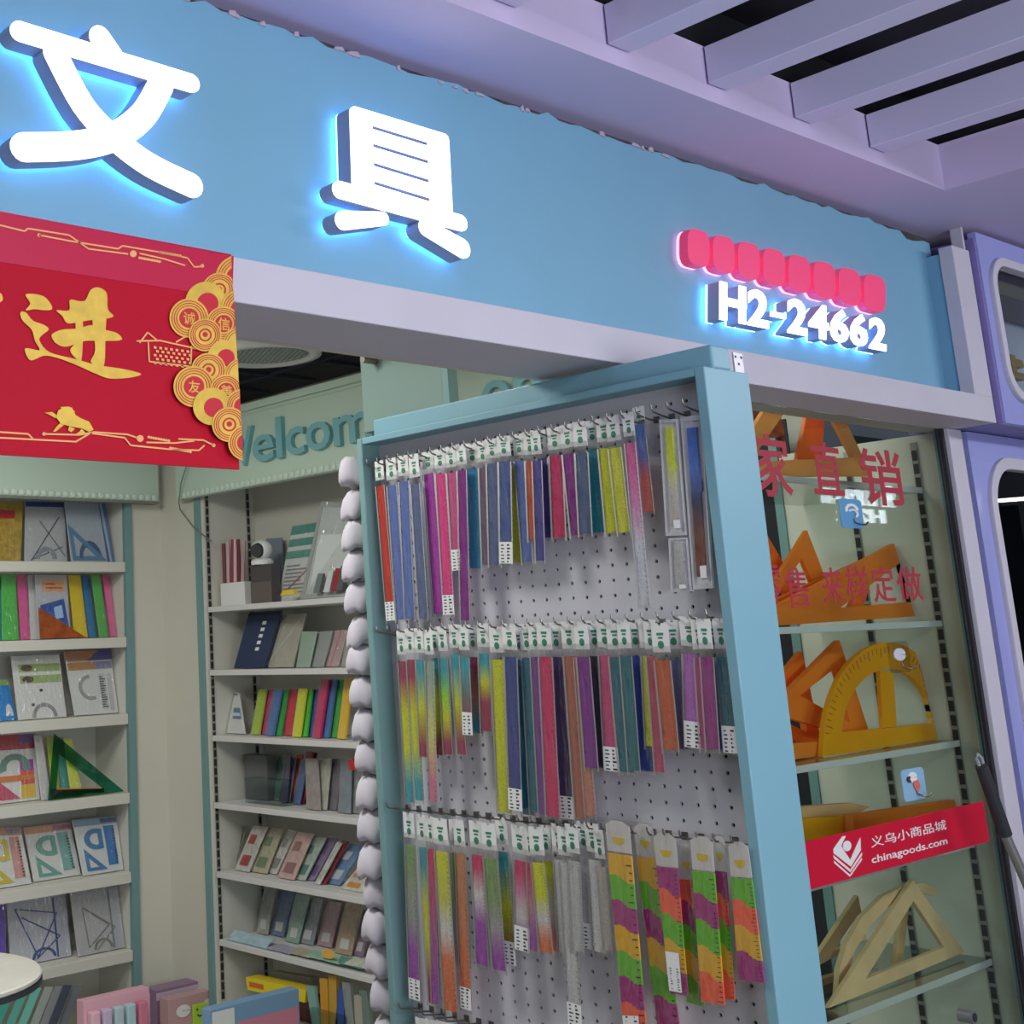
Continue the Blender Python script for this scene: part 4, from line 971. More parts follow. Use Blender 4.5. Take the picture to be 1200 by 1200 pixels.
def boxthing(ax, plane, px0, px1, depth, label, cat, m, name, bottom=None, parts=()):
    """carton: front face on a plane between two photo points (upper left, lower right)"""
    a, b = at(ax, plane, *px0), at(ax, plane, *px1)
    zb = (b.z if bottom is None else bottom)+.0015
    cx = (a+b)/2
    t = thing(name, (cx.x, cx.y, zb), label, cat)
    if ax == 1: mb = MB().box((a.x, plane, zb), (b.x, plane+depth, a.z)); q = Quad((a.x, plane, zb), (b.x, plane, zb), (b.x, plane, a.z), (a.x, plane, a.z))
    else: mb = MB().box((plane, a.y, zb), (plane+depth, b.y, a.z)); q = Quad((plane, a.y, zb), (plane, b.y, zb), (plane, b.y, a.z), (plane, a.y, a.z))
    obj('body', mb, m, t, bevel=.002)
    for p in parts: p(q, t)
    return t
PK = c_(222, 170, 184)
t = boxthing(1, YB-.30, (98, 1174), (176, 1200), .05, 'pink eraser display box with a raised pink back card', 'box', PK, 'eraser_box', lz)
q = pquad(1, YB-.245, [(96,1205),(176,1200),(175,1156),(110,1168)], YB-.24); obj('back_card', q.plate(MB(), [(0, 0), (1, 0), (1, .82), (.9, 1), (.7, .92), (.55, .98), (.4, .8), (.2, .86), (.05, .7)], 0, .003), PK, t)
mb = MB(); q.ring(mb, arc(.8, .62, .14, .22, 0, 180), arc(.8, .62, .08, .12, 0, 180), .0005, .001, False); obj('printed_arch', mb, c_(206, 90, 120), t)
for k, c in enumerate(((226, 180, 194), (196, 178, 206), (176, 196, 204), (170, 200, 206), (206, 120, 144))):
    a = ay_(YB-.315, 104+k*14, 1186-k*3); b = ay_(YB-.315, 115+k*14, 1200); o = obj('eraser', MB().box((a.x, YB-.335, lz), (b.x, YB-.301, a.z)), col(c), bevel=.006)
    tag(o, f"{['pink', 'lilac', 'grey blue', 'pale blue', 'rose'][k]} eraser block in front of the pink display box", 'eraser', 'erasers before the pink box')
boxthing(1, YB-.16, (183, 1161), (252, 1195), .08, 'dark mauve pencil carton lying behind the bear box', 'box', c_(140, 112, 140), 'pencil_carton', lz, [P_rect('pale_band', 0, 1, .72, .92, c_(196, 178, 196))])
boxthing(1, YB-.24, (197, 1172), (266, 1200), .06, 'brown pink gift box with pale round bears printed', 'box', c_(186, 150, 152), 'gift_box', lz, [P_arc('bear_print', .25, .55, .12, .2, .1, 0, 350, white), P_arc('bear_print', .7, .55, .12, .2, .1, 0, 350, c_(230, 200, 206))])
boxthing(1, YB-.25, (226, 1178), (243, 1200), .008, 'lime green smiling tag before the gift box', 'tag', c_(170, 206, 60), 'smile_tag', lz, [P_arc('smile', .5, .6, .25, .2, .7, 200, 340, m_print), P_rect('eye', .25, .35, .7, .8, m_print), P_rect('eye', .65, .75, .7, .8, m_print)])
k_ = (XW-.05)/ay_(YB, 352, 1190).x
boxthing(1, YB*k_, (246, 1184), (352, 1202), .05, 'long blue and white carton nearest on the ledge', 'box', c_(120, 156, 190), 'blue_carton', lz, [P_rect('white_band', .02, .26, .6, .96, white), P_rect('pink_band', .3, .98, .45, .75, c_(206, 130, 150))])
# ------------------------------------------------------------------ side shelves
RB, RL = XW+.06, .05
def right(px, label, cat, face, name, parts=(), **k): return goods(0, RB, RL, px, label, cat, face, name, parts, **k)
# shelf 1
boxthing(0, RB, (258, 684), (287, 707), .06, 'small white box holding red pencils on the top side shelf', 'box', white, 'white_box', RZ[0])
for k, (xb, xt, yt, c) in enumerate(((264, 262, 637, (120, 50, 60)), (268, 267, 634, (196, 170, 176)), (272, 273, 632, (150, 50, 66)), (276, 276, 631, (206, 190, 190)), (281, 279, 632, (110, 34, 46)), (284, 286, 634, (190, 150, 156)))):
    a, b = ax_(RB+.03, xb, 690), ax_(RB+.03, xt, yt)
    o = obj('pencil', MB().tube([a, b], .008, 6), col(c)); tag(o, f"{['dark red', 'pale pink', 'bright maroon', 'white', 'deep maroon', 'dusty pink'][k]} pencil in the small white box, top side shelf", 'pencil', 'pencils in the white box')
boxthing(0, RB-.01, (293, 663), (319, 703), .045, 'dark grey pencil cup below the white camera', 'cup', c_(72, 68, 68), 'pencil_cup', RZ[0], [P_rect('lower_band', 0, 1, 0, .55, c_(96, 88, 84))])
C = ax_(RB+.02, 307, 651); C.z = ax_(RB-.01, 300, 663).z+.0635; t = thing('webcam', C-Vector((0, 0, .06)), 'white round security camera with dark lens on a grey cup', 'camera')
obj('head', MB().ball(C, .042, .046, .042, 18, 12), m_card, t, smooth=True)
L_ = (ORG-C).normalized(); L_ = (L_+Vector((0, .55, 0))).normalized(); mb = MB(); mb.tube([C+L_*.030, C+L_*.046], [.030, .026], 16); obj('lens', mb, m_print, t)
obj('base', lathe(MB(), C-Vector((0, 0, .06)), [(.045, 0), (.045, .016), (.034, .024)], 18), m_card, t, smooth=False)
goods(0, RB+.11, RL, [(316,690),(332,690),(330,630),(312,631)], 'blue grey notebook standing behind the white camera', 'notebook', c_(120, 132, 146), 'notebook', film=False)
right([(324,700),(363,697),(375,612),(343,617)], 'tall white packed set with teal header leaning on the top side shelf', 'packed set', white, 'teal_header_set', [P_rect('header', 0, 1, .88, 1, c_(70, 150, 136)), P_rect('header', .0, .98, .72, .82, c_(80, 156, 142)), P_rect('header', 0, .98, .56, .66, c_(86, 160, 146)), P_print('small_print', .1, .9, .1, .5, 8, c_(150, 150, 150)), P_ln('compass_leg', [(.15, .1), (.95, .45)], .02, c_(170, 120, 100), .003)])
right([(352,697),(410,692),(414,590),(377,588)], 'large clear drawing board with white sheet on the top side shelf', 'drawing board', c_(206, 212, 210), 'clear_board', [P_tri('rim', [(0, 0), (1, 0), (1, 1), (0, 1)], [(.08, .05), (.92, .05), (.92, .95), (.08, .95)], c_(176, 182, 180)), P_rect('sheet', .16, .98, .12, .66, c_(220, 226, 224), .003)])
q = pquad(0, RB-.02, [(330,699),(352,697),(350,689),(336,690)]); o = obj('yellow_eraser', q.rect(MB(), .1, .9, .1, .8, 0, .02), c_(220, 190, 60)); tag(o, 'small yellow block low before the teal header set', 'eraser')
for k, (x, c) in enumerate(((371, (110, 120, 122)), (383, (200, 204, 202)), (392, (150, 40, 50)), (398, (84, 92, 96)))):
    q = pquad(0, RB-.02, [(x-3,695-k),(x+4,694.5-k),(x+9,672-k*3),(x+3,672-k*3)]); o = obj('marker_pen', q.rect(MB(), 0, 1, 0, 1, -.006, .012), col(c)); tag(o, f"{['grey', 'white', 'red', 'dark grey'][k]} short marker standing before the clear drawing board", 'marker', 'markers on the top side shelf')
# shelf 2
def P_marks(q, t):
    mb = MB()
    for k in range(5): q.rect(mb, .54, .66, .30+k*.115, .36+k*.115, .001, .0005)
    obj('white_print', mb, white, t)
right([(274,783),(310,783),(329,714),(292,717)], 'dark navy instrument case with white print on the second side shelf', 'case', mat('navy_case', (38, 54, 86), .4), 'navy_case', [P_marks, P_rect('lid_line', .0, 1, .94, .97, m_dark, .001)], film=False, th=.010)
PP = 'clear pouches on the second side shelf'
right([(309,781),(343,780),(358,719),(330,721)], 'beige clear pouch right of the navy case', 'pouch', c_(186, 184, 168), 'clear_pouch', [P_ln('fold', [(.1, .05), (.9, .95)], .02, white)], group=PP)
right([(347,781),(362,781),(371,740),(354,740)], 'pale green clear pouch, second side shelf', 'pouch', c_(164, 186, 170), 'clear_pouch', group=PP)
right([(363,781),(378,781),(389,739),(370,741)], 'grey clear pouch between the green and pink pouches', 'pouch', c_(166, 172, 170), 'clear_pouch', group=PP)
right([(380,780),(396,779),(408,738),(392,739)], 'pink striped clear pouch, second side shelf', 'pouch', c_(196, 170, 170), 'clear_pouch', [P_ln('stripe', [(.4, 0), (.5, 1)], .1, c_(214, 150, 160))], group=PP)
right([(399,779),(414,778),(424,742),(409,741)], 'grey clear pouch next to the crepe garland', 'pouch', c_(172, 170, 164), 'clear_pouch', group=PP)
# shelf 3
T3 = [(297,308,808,(176,206,60),'lime'),(307,317,808,(206,66,130),'pink'),(314,326,808,(80,120,180),'blue'),(322,333,808,(70,180,80),'green'),(336,345,807,(222,52,84),'red'),(345,355,807,(220,224,60),'yellow'),(353,362,807,(84,204,70),'light green'),(361,370,808,(72,96,176),'royal blue'),(369,381,796,(206,40,104),'crimson'),(379,390,796,(76,126,184),'steel blue'),(388,399,796,(84,190,80),'mid green'),(398,409,795,(232,190,40),'amber')]
for k, (xb, xt, yt, c, n) in enumerate(T3):
    yb = 860+k*.75
    right([(xb-3,yb),(xb+6,yb+.5),(xt+4,yt),(xt-5,yt)], f'{n} ruler pack standing on the third side shelf', 'ruler', ruler_mat([c]), 'packed_flat_ruler', (), group='coloured rulers on the third side shelf', th=.009)
right([(258,860),(287,858),(280,812),(258,811)], 'small white pack with blue label at the left of the coloured rulers', 'packed set', white, 'white_pack', [P_rect('blue_label', .25, .9, .35, .62, c_(80, 120, 170)), P_rect('label_band', .28, .86, .42, .5, white, .002), P_rect('hang_bar', 0, .7, .93, .97, c_(120, 120, 124))])
# shelf 4
t = boxthing(0, RB, (286, 911), (331, 941), .06, 'clear acrylic bin on the fourth side shelf', 'bin', m_acryl, 'acrylic_bin', RZ[3])
boxthing(0, RB+.09, (286, 884), (313, 912), .05, 'grey smoked tumbler behind the acrylic bin', 'tumbler', c_(104, 106, 106), 'smoked_tumbler', RZ[3])
T4 = [(324,330,884,(110,150,136),'sage'),(331,337,886,(96,96,120),'dark slate'),(334,343,888,(150,146,176),'lilac grey'),(340,351,884,(226,110,70),'orange'),(346,357,890,(96,120,170),'blue'),(350,363,881,(150,36,56),'dark red'),(356,367,882,(110,40,54),'maroon')]
for k, (xb, xt, yt, c, n) in enumerate(T4):
    goods(0, RB+.075, RL, [(xb-3,941+k*.5),(xb+5,941.5+k*.5),(xt+4,yt),(xt-4,yt)], f'{n} pen pack standing on the fourth side shelf', 'pen', col(c), 'pen_pack', (), group='pens on the fourth side shelf', th=.006)
T4b = [(359,375,372,358,(164,152,150),'mauve grey'),(366,382,388,372,(190,190,176),'silver white'),(382,394,402,388,(120,112,124),'dusky purple'),(396,410,412,400,(132,140,152),'slate blue'),(410,430,424,410,(150,152,150),'pale grey')]
for k, (a, b, c2, d, c, n) in enumerate(T4b):
    right([(a,944+k*2),(b,945+k*2),(c2,889),(d,889)], f'{n} clear pack standing on the fourth side shelf', 'packed set', mat('packed_%s' % n.replace(' ', '_'), c, .35, noise=.2, scale=30), 'clear_pack', (), group='clear packs on the fourth side shelf')
q = pquad(0, RB-.01, [(410,902),(428,902),(426,890),(410,890)]); o = obj('red_tag', q.rect(MB(), 0, 1, 0, 1, 0, .004), c_(190, 30, 40)); tag(o, 'small bright red tag among the grey packs beside the garland', 'tag')
# shelf 5
T5 = [((260,274,289,281),968,(188,206,180),(96,150,96),'green and white'),((275,291,313,297),967,(206,204,198),(180,60,60),'white and red'),((294,312,331,315),970,(196,188,160),(120,140,110),'beige'),((313,324,347,338),972,(214,212,208),(150,150,150),'silver'),((325,344,367,349),975,(214,178,172),(160,110,110),'pale pink'),((345,357,382,362),980,(186,204,194),(90,140,130),'mint'),((357,368,396,382),980,(150,130,170),(110,90,140),'lilac'),((369,374,400,395),986,(216,214,208),(190,190,180),'white'),((374,381,408,401),984,(150,50,56),(90,30,36),'wine red'),((378,398,428,411),988,(110,146,190),(206,214,224),'light blue'),((399,424,436,418),1018,(216,212,200),(220,150,60),'white and orange')]
for k, ((a, b, c2, d), yt, c, c3, n) in enumerate(T5):
    yb = 1021+(a-258)*.18
    right([(a,yb),(b,yb+(b-a)*.18),(c2,yt+2),(d,yt)], f'{n} printed stationery pack leaning on the fifth side shelf', 'packed set', mat('printed_pack_%d' % k, c, .35, noise=.18, scale=45), 'printed_pack', [P_rect('print_patch', .2, .8, .12, .35, col(c3), .001), P_rect('print_patch', .15, .6, .6, .8, col(c3), .001)], group='printed packs on the fifth side shelf')
# shelf 6
T6 = [((301,313,323,310),1038,(176,178,170),'grey white'),((318,332,346,327),1043,(110,140,176),'blue'),((335,349,362,347),1048,(150,180,166),'sea green'),((350,366,378,364),1052,(156,166,170),'steel grey'),((372,388,400,383),1056,(196,160,170),'rose'),((392,411,422,406),1058,(186,160,130),'tan'),((414,425,437,426),1066,(150,120,150),'plum grey')]
for k, ((a, b, c2, d), yt, c, n) in enumerate(T6):
    yb = 1102+(a-258)*.25-14
    goods(0, RB+.09, RL, [(a,yb),(b,yb+(b-a)*.25),(c2,yt+2),(d,yt)], f'{n} patterned pack standing on the sixth side shelf', 'packed set', mat('patterned_pack_%d' % k, c, .35, noise=.25, scale=50), 'patterned_pack', [P_rect('print_patch', .25, .8, .1, .3, white, .001)], group='patterned packs on the sixth side shelf')
F6 = [([(266,1100),(312,1111),(322,1090),(272,1083)],(170,196,206),'pale blue crinkled bag'),([(312,1111),(340,1118),(356,1098),(328,1092)],(168,166,184),'lilac sleeve'),([(338,1117),(362,1122),(372,1106),(350,1100)],(178,168,146),'beige printed slip'),([(356,1121),(398,1133),(402,1114),(372,1106)],(150,190,166),'mint folder'),([(396,1132),(424,1128),(418,1116),(400,1113)],(96,150,136),'green folder'),([(404,1136),(436,1142),(437,1126),(416,1124)],(200,206,190),'white green card')]
for k, (px, c, n) in enumerate(F6):
    q = Quad(*[ax_(XW+.012+o, *p) for p, o in zip(px, (0, 0, .07, .07))])
    for i_, c_2 in enumerate(q.c): c_2.z = RZ[5]+.004+(.02 if k == 0 else .004)*(i_ > 1)+k*.003; c_2.y = min(c_2.y, yl-.03)
    q.n = (q.c[1]-q.c[0]).cross(q.c[3]-q.c[0]).normalized()
    o = obj('lying_pack', q.plate(MB(), [(0, 0), (.5, .04), (1, 0), (.97, .5), (1, 1), (.5, .95), (0, 1)], -.002, .004), mat('lying_pack_%d' % k, c, .35, noise=.2, scale=45)); tag(o, f'{n} lying along the front of the sixth side shelf', 'pack')
q = Quad(*[ax_(XW+.02, *p) for p in ((376,1121),(392,1125),(394,1115),(380,1110))]); o = obj('orange_disc', q.plate(MB(), arc(.5, .5, .5, .5, 0, 345, 16), .003, .001), c_(220, 170, 70)); tag(o, 'round orange printed disc on the mint folder', 'sticker')
# below shelf 6
boxz = ax_(XW, 330, 1210).z
struct('trim_8', MB().box((XW-.02, 2.45, 0), (XW+.27, yl-.03, boxz)), m_cream)
q = Quad(*[ax_(XW+.03, *p) for p in ((290,1160),(357,1175),(359,1160),(288,1145))]); t = thing('yellow_box', (q.c[0]+q.c[1])/2, 'long bright yellow box lying below the sixth side shelf', 'box')
obj('body', q.rect(MB(), 0, 1, 0, 1, -.06, .06), c_(226, 204, 40), t); obj('red_print', q.rect(MB(), .05, .3, .3, .7, 0, .001), c_(206, 110, 40), t)
q = Quad(*[ax_(XW+.15, *p) for p in ((300,1172),(372,1190),(372,1168),(302,1150))]); o = obj('maroon_box', q.rect(MB(), .3, 1, -.6, .9, -.05, .05), c_(120, 50, 60)); tag(o, 'dark maroon box under the yellow box', 'box')
q = Quad(*[ax_(XW+.12, *p) for p in ((312,1150),(372,1165),(364,1146),(320,1138))]); o = obj('grey_pad', q.rect(MB(), 0, 1, 0, 1, -.03, .03), c_(160, 158, 150)); tag(o, 'pale grey pad behind the yellow box', 'pad')
for k, (xb, xt, yt, c, n) in enumerate(((372,364,1155,(130,170,160),'mint'),(382,380,1146,(206,150,50),'amber'),(392,390,1142,(190,150,60),'gold'),(398,402,1158,(60,90,160),'blue'),(412,406,1150,(140,146,140),'grey'),(422,420,1166,(170,164,150),'beige'),(432,426,1160,(110,130,120),'dark sage'))):
    q = Quad(*[ax_(XW+.03, *p) for p in ((xb-4,1205),(xb+5,1206),(xt+5,yt+1),(xt-4,yt))]); o = obj('tool_handle', q.rect(MB(), 0, 1, 0, 1, -.008, .014), col(c)); tag(o, f'{n} handled tool in the clear bins at the bottom of the side shelves', 'tool', 'tools in the bottom bins')
boxthing(0, XW-.02, (358, 1182), (398, 1208), .04, 'clear bin of tools at the bottom of the side shelves', 'bin', m_acryl, 'clear_bin', boxz)
# round table
E_ = az_(.75, 48, 1141); R_ = Vector((RT.x, RT.y, 0)).normalized(); C = E_-R_*.33
t = thing('round_table', (C.x, C.y, 0), 'round table with pale marble top at the lower left corner', 'table')
obj('table_top', lathe(MB(), (C.x, C.y, .735), [(.322, 0), (.33, .006), (.33, .014), (.325, .018)], 48), mat('marble', (206, 204, 196), .25, noise=.08, scale=5), t)
obj('table_rim', lathe(MB(), (C.x, C.y, .72), [(.315, 0), (.331, .002), (.331, .0145), (.315, .015)], 48), m_print, t)
obj('column', lathe(MB(), (C.x, C.y, .02), [(.03, 0), (.03, .70)], 16), m_rubber, t); obj('foot', lathe(MB(), (C.x, C.y, 0), [(.22, 0), (.22, .012), (.03, .02)], 32), m_rubber, t)

# ================================================================== VITRINE
YG = 1.515                                   # glass front
XV0, XV1 = XR+.004, 3.50
YV = 1.60                                    # shelf fronts
t = thing('vitrine_cabinet', (2.8, 1.8, 0), 'cream glass fronted display cabinet with teal edges right of the pegboard', 'display cabinet')
VZ = [ay_(YV, 990, 564).z, ay_(YV, 1010, 731.5).z, ay_(YV, 1030, 883).z, ay_(YV, 1050, 1010).z, ay_(YV, 1070, 1160).z]
for z in VZ:
    s_ = obj('shelf', MB().box((XV0, YV+.0045, z-.012), (XV1-.012, 1.93, z)), clear('shelf_glass', (226, 236, 232), .1, .10), t)
    obj('shelf_edge', MB().box((XV0, YV, z-.014), (XV1-.012, YV+.004, z+.001)), m_shelf, s_, bevel=.001)
obj('side_panel', MB().box((XV1-.01, YG+.03, 0), (XV1+.006, 2.01, zb0-.002)), m_beige, t)
obj('side_panel', MB().box((XV1-.01, 2.08, 0), (XV1+.006, 2.415, zb0+.2)), m_beige, t)
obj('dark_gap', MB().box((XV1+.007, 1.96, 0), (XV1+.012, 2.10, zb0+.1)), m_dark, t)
obj('edge_strip', MB().box((XV1-.016, 1.985, 0), (XV1+.0062, 2.01, zb0+.05)), m_teal, t)
obj('front_stile', MB().box((XV1-.030, YG+.012, 0), (XV1-.011, YG+.032, zb0-.002)), m_tealp, t)
slots('slotted_post', t, (XV1-.0104, 1.607), 1, .3, zb0-.02); slots('slotted_post', t, (XV1-.0104, 1.787), 1, .3, zb0-.02)
gp = obj('glass_front', MB().box((XV0, YG, .5), (XV1-.06, YG+.006, zb0-.001)), m_glass, t)
def glass_text(s, x0, x1, y0, y1, kind=0):
    xm = (x0+x1)/2; ym = (y0+y1)/2
    a, b = ay_(YG-.0012, x0, ym), ay_(YG-.0012, x1, ym); za, zc = ay_(YG-.0012, xm, y1).z, ay_(YG-.0012, xm, y0).z
    q = Quad((a.x, YG-.0012, za), (b.x, YG-.0012, za), (b.x, YG-.0012, zc), (a.x, YG-.0012, zc))
    mb = MB(); text(mb, s, q, 0, 1, 0, 1, 0, .0008, .008 if kind else .014); obj('letter', mb, m_vinyl, gp)
glass_text('厂', 838, 878, 505, 570); glass_text('家', 880, 926, 508, 582); glass_text('直', 951, 986, 518, 580); glass_text('销', 1008, 1057, 527, 592)
for s, x0, x1, y0, y1 in (('零', 892, 916, 662, 708), ('售', 920, 947, 665, 712), ('来', 963, 988, 665, 708), ('样', 991, 1018, 663, 706), ('定', 1022, 1048, 663, 706), ('做', 1051, 1080, 664, 704)):
    glass_text(s, x0, x1, y0, y1, 1)
# red strip
YR_ = YG-.012
q = Quad(ay_(YR_, 880, 1062), ay_(YR_, 1159, 985), ay_(YR_, 1155, 937), ay_(YR_, 880, 1002))
zs = [(p.z) for p in q.c]; q = Quad((q.c[0].x, YR_, (zs[0]+zs[1])/2), (q.c[1].x, YR_, (zs[0]+zs[1])/2), (q.c[1].x, YR_, (zs[2]+zs[3])/2), (q.c[0].x, YR_, (zs[2]+zs[3])/2))
t = thing('red_sign_strip', (q.c[0]+q.c[1])/2, 'red strip with white logo and chinagoods.com lettering across the glass', 'sign')
obj('strip', q.rect(MB(), 0, 1, 0, 1, -.001, .0018), m_stick, t)
def qs(x, y): p = ay_(YR_, x, y); return ((p.x-q.c[0].x)/(q.c[1].x-q.c[0].x), (p.z-q.c[0].z)/(q.c[3].z-q.c[0].z))
u = lambda x, y: qs(900+x/4, 900+y/4)
mb = MB()
for k, pl in enumerate(([(303,380),(345,320),(362,318),(340,365),(382,430),(420,345),(430,325),(432,385),(385,462),(305,400)], [(303,408),(383,475),(437,395),(437,410),(383,488),(306,424)], [(306,434),(381,500),(437,420),(437,430),(381,510),(308,446)])):
    q.plate(mb, [u(*p) for p in pl], .001, .0006)
u0 = u(368, 365); rx = (u(388, 365)[0]-u0[0]); ry = abs(u(368, 340)[1]-u0[1])
q.plate(mb, arc(u0[0], u0[1], rx, ry, 0, 345, 16), .001, .0006); obj('logo', mb, white, t)
a = u(478, 345); b = u(832, 270)
mb = MB(); text(mb, '义乌小商品城', q, a[0], b[0], (a[1]+b[1])/2-.115, (a[1]+b[1])/2+.125, .001, .0006, .004); obj('lettering', mb, white, t)
a = u(482, 425); b = u(838, 345)
mb = MB(); text(mb, 'chinagoods.com', q, a[0], b[0], (a[1]+b[1])/2-.13, (a[1]+b[1])/2+.085, .001, .0006, .012); obj('lettering', mb, white, t)
# adhesive hooks on the glass
def stick_hook(x, y, w, h, label, m, extra):
    Y = YG-.002; xm, ym = x, y
    a, b = ay_(Y, x-w/2, y), ay_(Y, x+w/2, y); z1 = ay_(Y, x, y-h/2).z; z0 = ay_(Y, x, y+h/2).z
    q = Quad((a.x, Y, z0), (b.x, Y, z0), (b.x, Y, z1), (a.x, Y, z1)); t = thing('adhesive_hook', ((a.x+b.x)/2, Y, z0), label, 'hook')
    pl = [(c[0], c[1]) for cx_, cy_, a0 in ((.85, .88, 0), (.15, .88, 90), (.15, .12, 180), (.85, .12, 270)) for c in arc(cx_, cy_, .15, .12, a0, a0+90, 4)]
    obj('plate', q.plate(MB(), pl, 0, .0018), m, t)
    P = [q.p(.55, .34, .002), q.p(.56, .2, .004), q.p(.62, .12, .012), q.p(.75, .1, .018), q.p(.84, .2, .02)]
    obj('wire', MB().tube(P, .002, 6), m_wire, t)
    for e in extra: e(q, t)
stick_hook(997, 602, 26, 34, 'blue adhesive hook with pale swirl on the glass below the large red letters', c_(84, 146, 190), [P_arc('swirl', .5, .62, .3, .22, .6, 0, 200, white, .002), P_arc('swirl', .52, .5, .24, .16, .6, -60, 150, c_(206, 220, 226), .003)])
stick_hook(1053, 770, 25, 37, 'clear adhesive hook with silver disc over the amber protractor', clear('hook_film', (250, 246, 238), .1, .06), [P_arc('silver_disc', .5, .58, .28, .2, .05, 0, 350, c_(190, 196, 204), .002)])
stick_hook(1070, 919, 27, 38, 'blue adhesive hook with a printed parrot above the red strip', c_(136, 176, 206), [P_arc('parrot_head', .45, .72, .2, .17, .05, 0, 350, white, .002), P_arc('beak', .3, .68, .11, .1, .05, 60, 300, m_print, .003), P_poly('parrot_body', [(.42, .6), (.66, .62), (.72, .42), (.58, .22), (.48, .36)], c_(206, 110, 96), .0025)])
# set squares and protractors behind the glass
def flat(name, ax, plane, outer, inner, label, cat, m, th=.012, lean=0, extra=None):
    z0 = min(ay_(plane, *p).z for p in outer)
    f = lambda p: ay_(plane+max(0, ay_(plane, *p).z-z0)*lean, *p)
    zs_ = [v for v in VZ if z0-.06 < v < z0+.10]; lim = max(zs_)+.002 if zs_ else -9
    f0 = f
    def f(p):
        v = f0(p); v.z = max(v.z, lim); v.x = min(v.x, XV1-.018); return v
    O = [f(p) for p in outer]; t = thing(name, min(O, key=lambda v: v.z), label, cat)
    if inner: mb = MB().ring(O, [f(p) for p in inner], (0, th, 0))
    else: mb = MB().prism(O, (0, th, 0))
    obj('frame', mb, m, t, bevel=.0015)
    if extra: extra(t, f)
    return t
S2 = YV+.06
flat('set_square', 1, S2, [(860,741),(1109,721),(1076,638)], [(985,712),(1087,705),(1071,660)], 'large orange set square nearest the glass on the second vitrine shelf', 'set square', m_orange, lean=.15)
flat('set_square', 1, S2+.05, [(860,725),(1010,722),(1052,648)], [(940,714),(995,712),(1020,676)], 'deep orange set square behind the large front one', 'set square', m_orange2, lean=.15)
flat('set_square', 1, S2+.09, [(880,727),(985,722),(946,621)], [(910,700),(958,697),(940,654)], 'orange set square with upright corner at the left of the second shelf', 'set square', m_orange, lean=.1)
flat('set_square', 1, S2+.13, [(840,728),(955,723),(899,626)], [(870,708),(925,706),(899,655)], 'orange set square mostly hidden behind the blue post', 'set square', m_orange2, lean=.1)
S1 = YV+.08
flat('set_square', 1, S1, [(846,562),(1022,558),(948,400)], [(880,541),(1000,536),(950,440)], 'big brown orange set square on the top vitrine shelf', 'set square', mat('brown_orange', (226, 146, 66), .35, noise=.06, scale=12), lean=.05)
flat('set_square', 1, S1+.06, [(932,552),(962,552),(972,430),(958,430)], None, 'upright orange slat behind the big set square on the top shelf', 'set square', m_orange2)
pr_o = [(850+70*math.cos(math.radians(a)), 515-70*math.sin(math.radians(a))) for a in range(0, 181, 10)]
flat('protractor', 1, S1+.10, [(780,520)]+pr_o[::-1]+[(920,512)], None, 'dark orange protractor disc at the top left of the vitrine', 'protractor', mat('rust_plastic', (150, 84, 44), .4))
S3 = YV+.05
def spoke(t, f):
    obj('spoke', MB().prism([f(p) for p in ((1035,853),(1051,851),(1047,788),(1031,786))], (0, .010, 0)), m_yellow, t)
    mb = MB(); 
    for a in range(8, 173, 4):
        r0, r1 = .955, .90 if a % 3 else .86
        def pp(r): 
            k = a/180; cx0 = (1115*(1-k)+964*k); 
            cx, cy = 1039, 878
            return f((cx+76*r*math.cos(math.radians(a)), cy-3-(122)*r*math.sin(math.radians(a))))
        p0, p1 = pp(r0), pp(r1); mb.tube([p0+Vector((0, -.0012, 0)), p1+Vector((0, -.0012, 0))], .0009, 4)
    o = obj('scale_print', mb, c_(150, 110, 20), t); o['kind'] = 'stuff'
out = [(1115,873)]+[(1040+75*math.cos(math.radians(a))+0.0, 872-(a-90)*-.03-119*math.sin(math.radians(a))) for a in range(8, 173, 7)]+[(964,887)]
inn = [(1092,848)]+[(1040+53*math.cos(math.radians(a)), 856-(a-90)*-.05-72*math.sin(math.radians(a))) for a in range(8, 173, 7)]+[(987,858)]
flat('protractor', 1, S3, out, inn, 'large amber board protractor on the third vitrine shelf', 'protractor', m_yellow, lean=.1, extra=spoke)
flat('set_square', 1, S3+.06, [(900,835),(1022,868),(984,750)], [(938,815),(998,848),(980,782)], 'orange set square tilted behind the protractor on the third shelf', 'set square', m_orange, lean=.1, th=.016)
flat('set_square', 1, S3+.10, [(870,850),(965,880),(940,763)], [(905,838),(946,858),(938,798)], 'narrow orange set square at the left of the third shelf', 'set square', m_orange2, lean=.1, th=.016)
flat('board_ruler', 1, S3+.02, [(920,892),(962,887),(961,869),(920,872)], None, 'short orange ruler end lying at the left of the third shelf', 'ruler', m_orange)
# long rulers lying above the red strip
for k, (px, m, n) in enumerate((([(900,963),(1000,957),(1020,945),(1000,941),(900,948)], m_woodd, 'brown'), ([(900,1000),(1030,975),(1000,955),(985,957),(900,962)], m_yellow, 'amber'), ([(1000,990),(1130,955),(1130,935),(1000,955)], m_orange, 'orange'))):
    flat('board_ruler', 1, YV+.09-k*.03, px, None, f'{n} board ruler partly hidden by the red strip on the fourth vitrine shelf', 'ruler', m, th=.02)
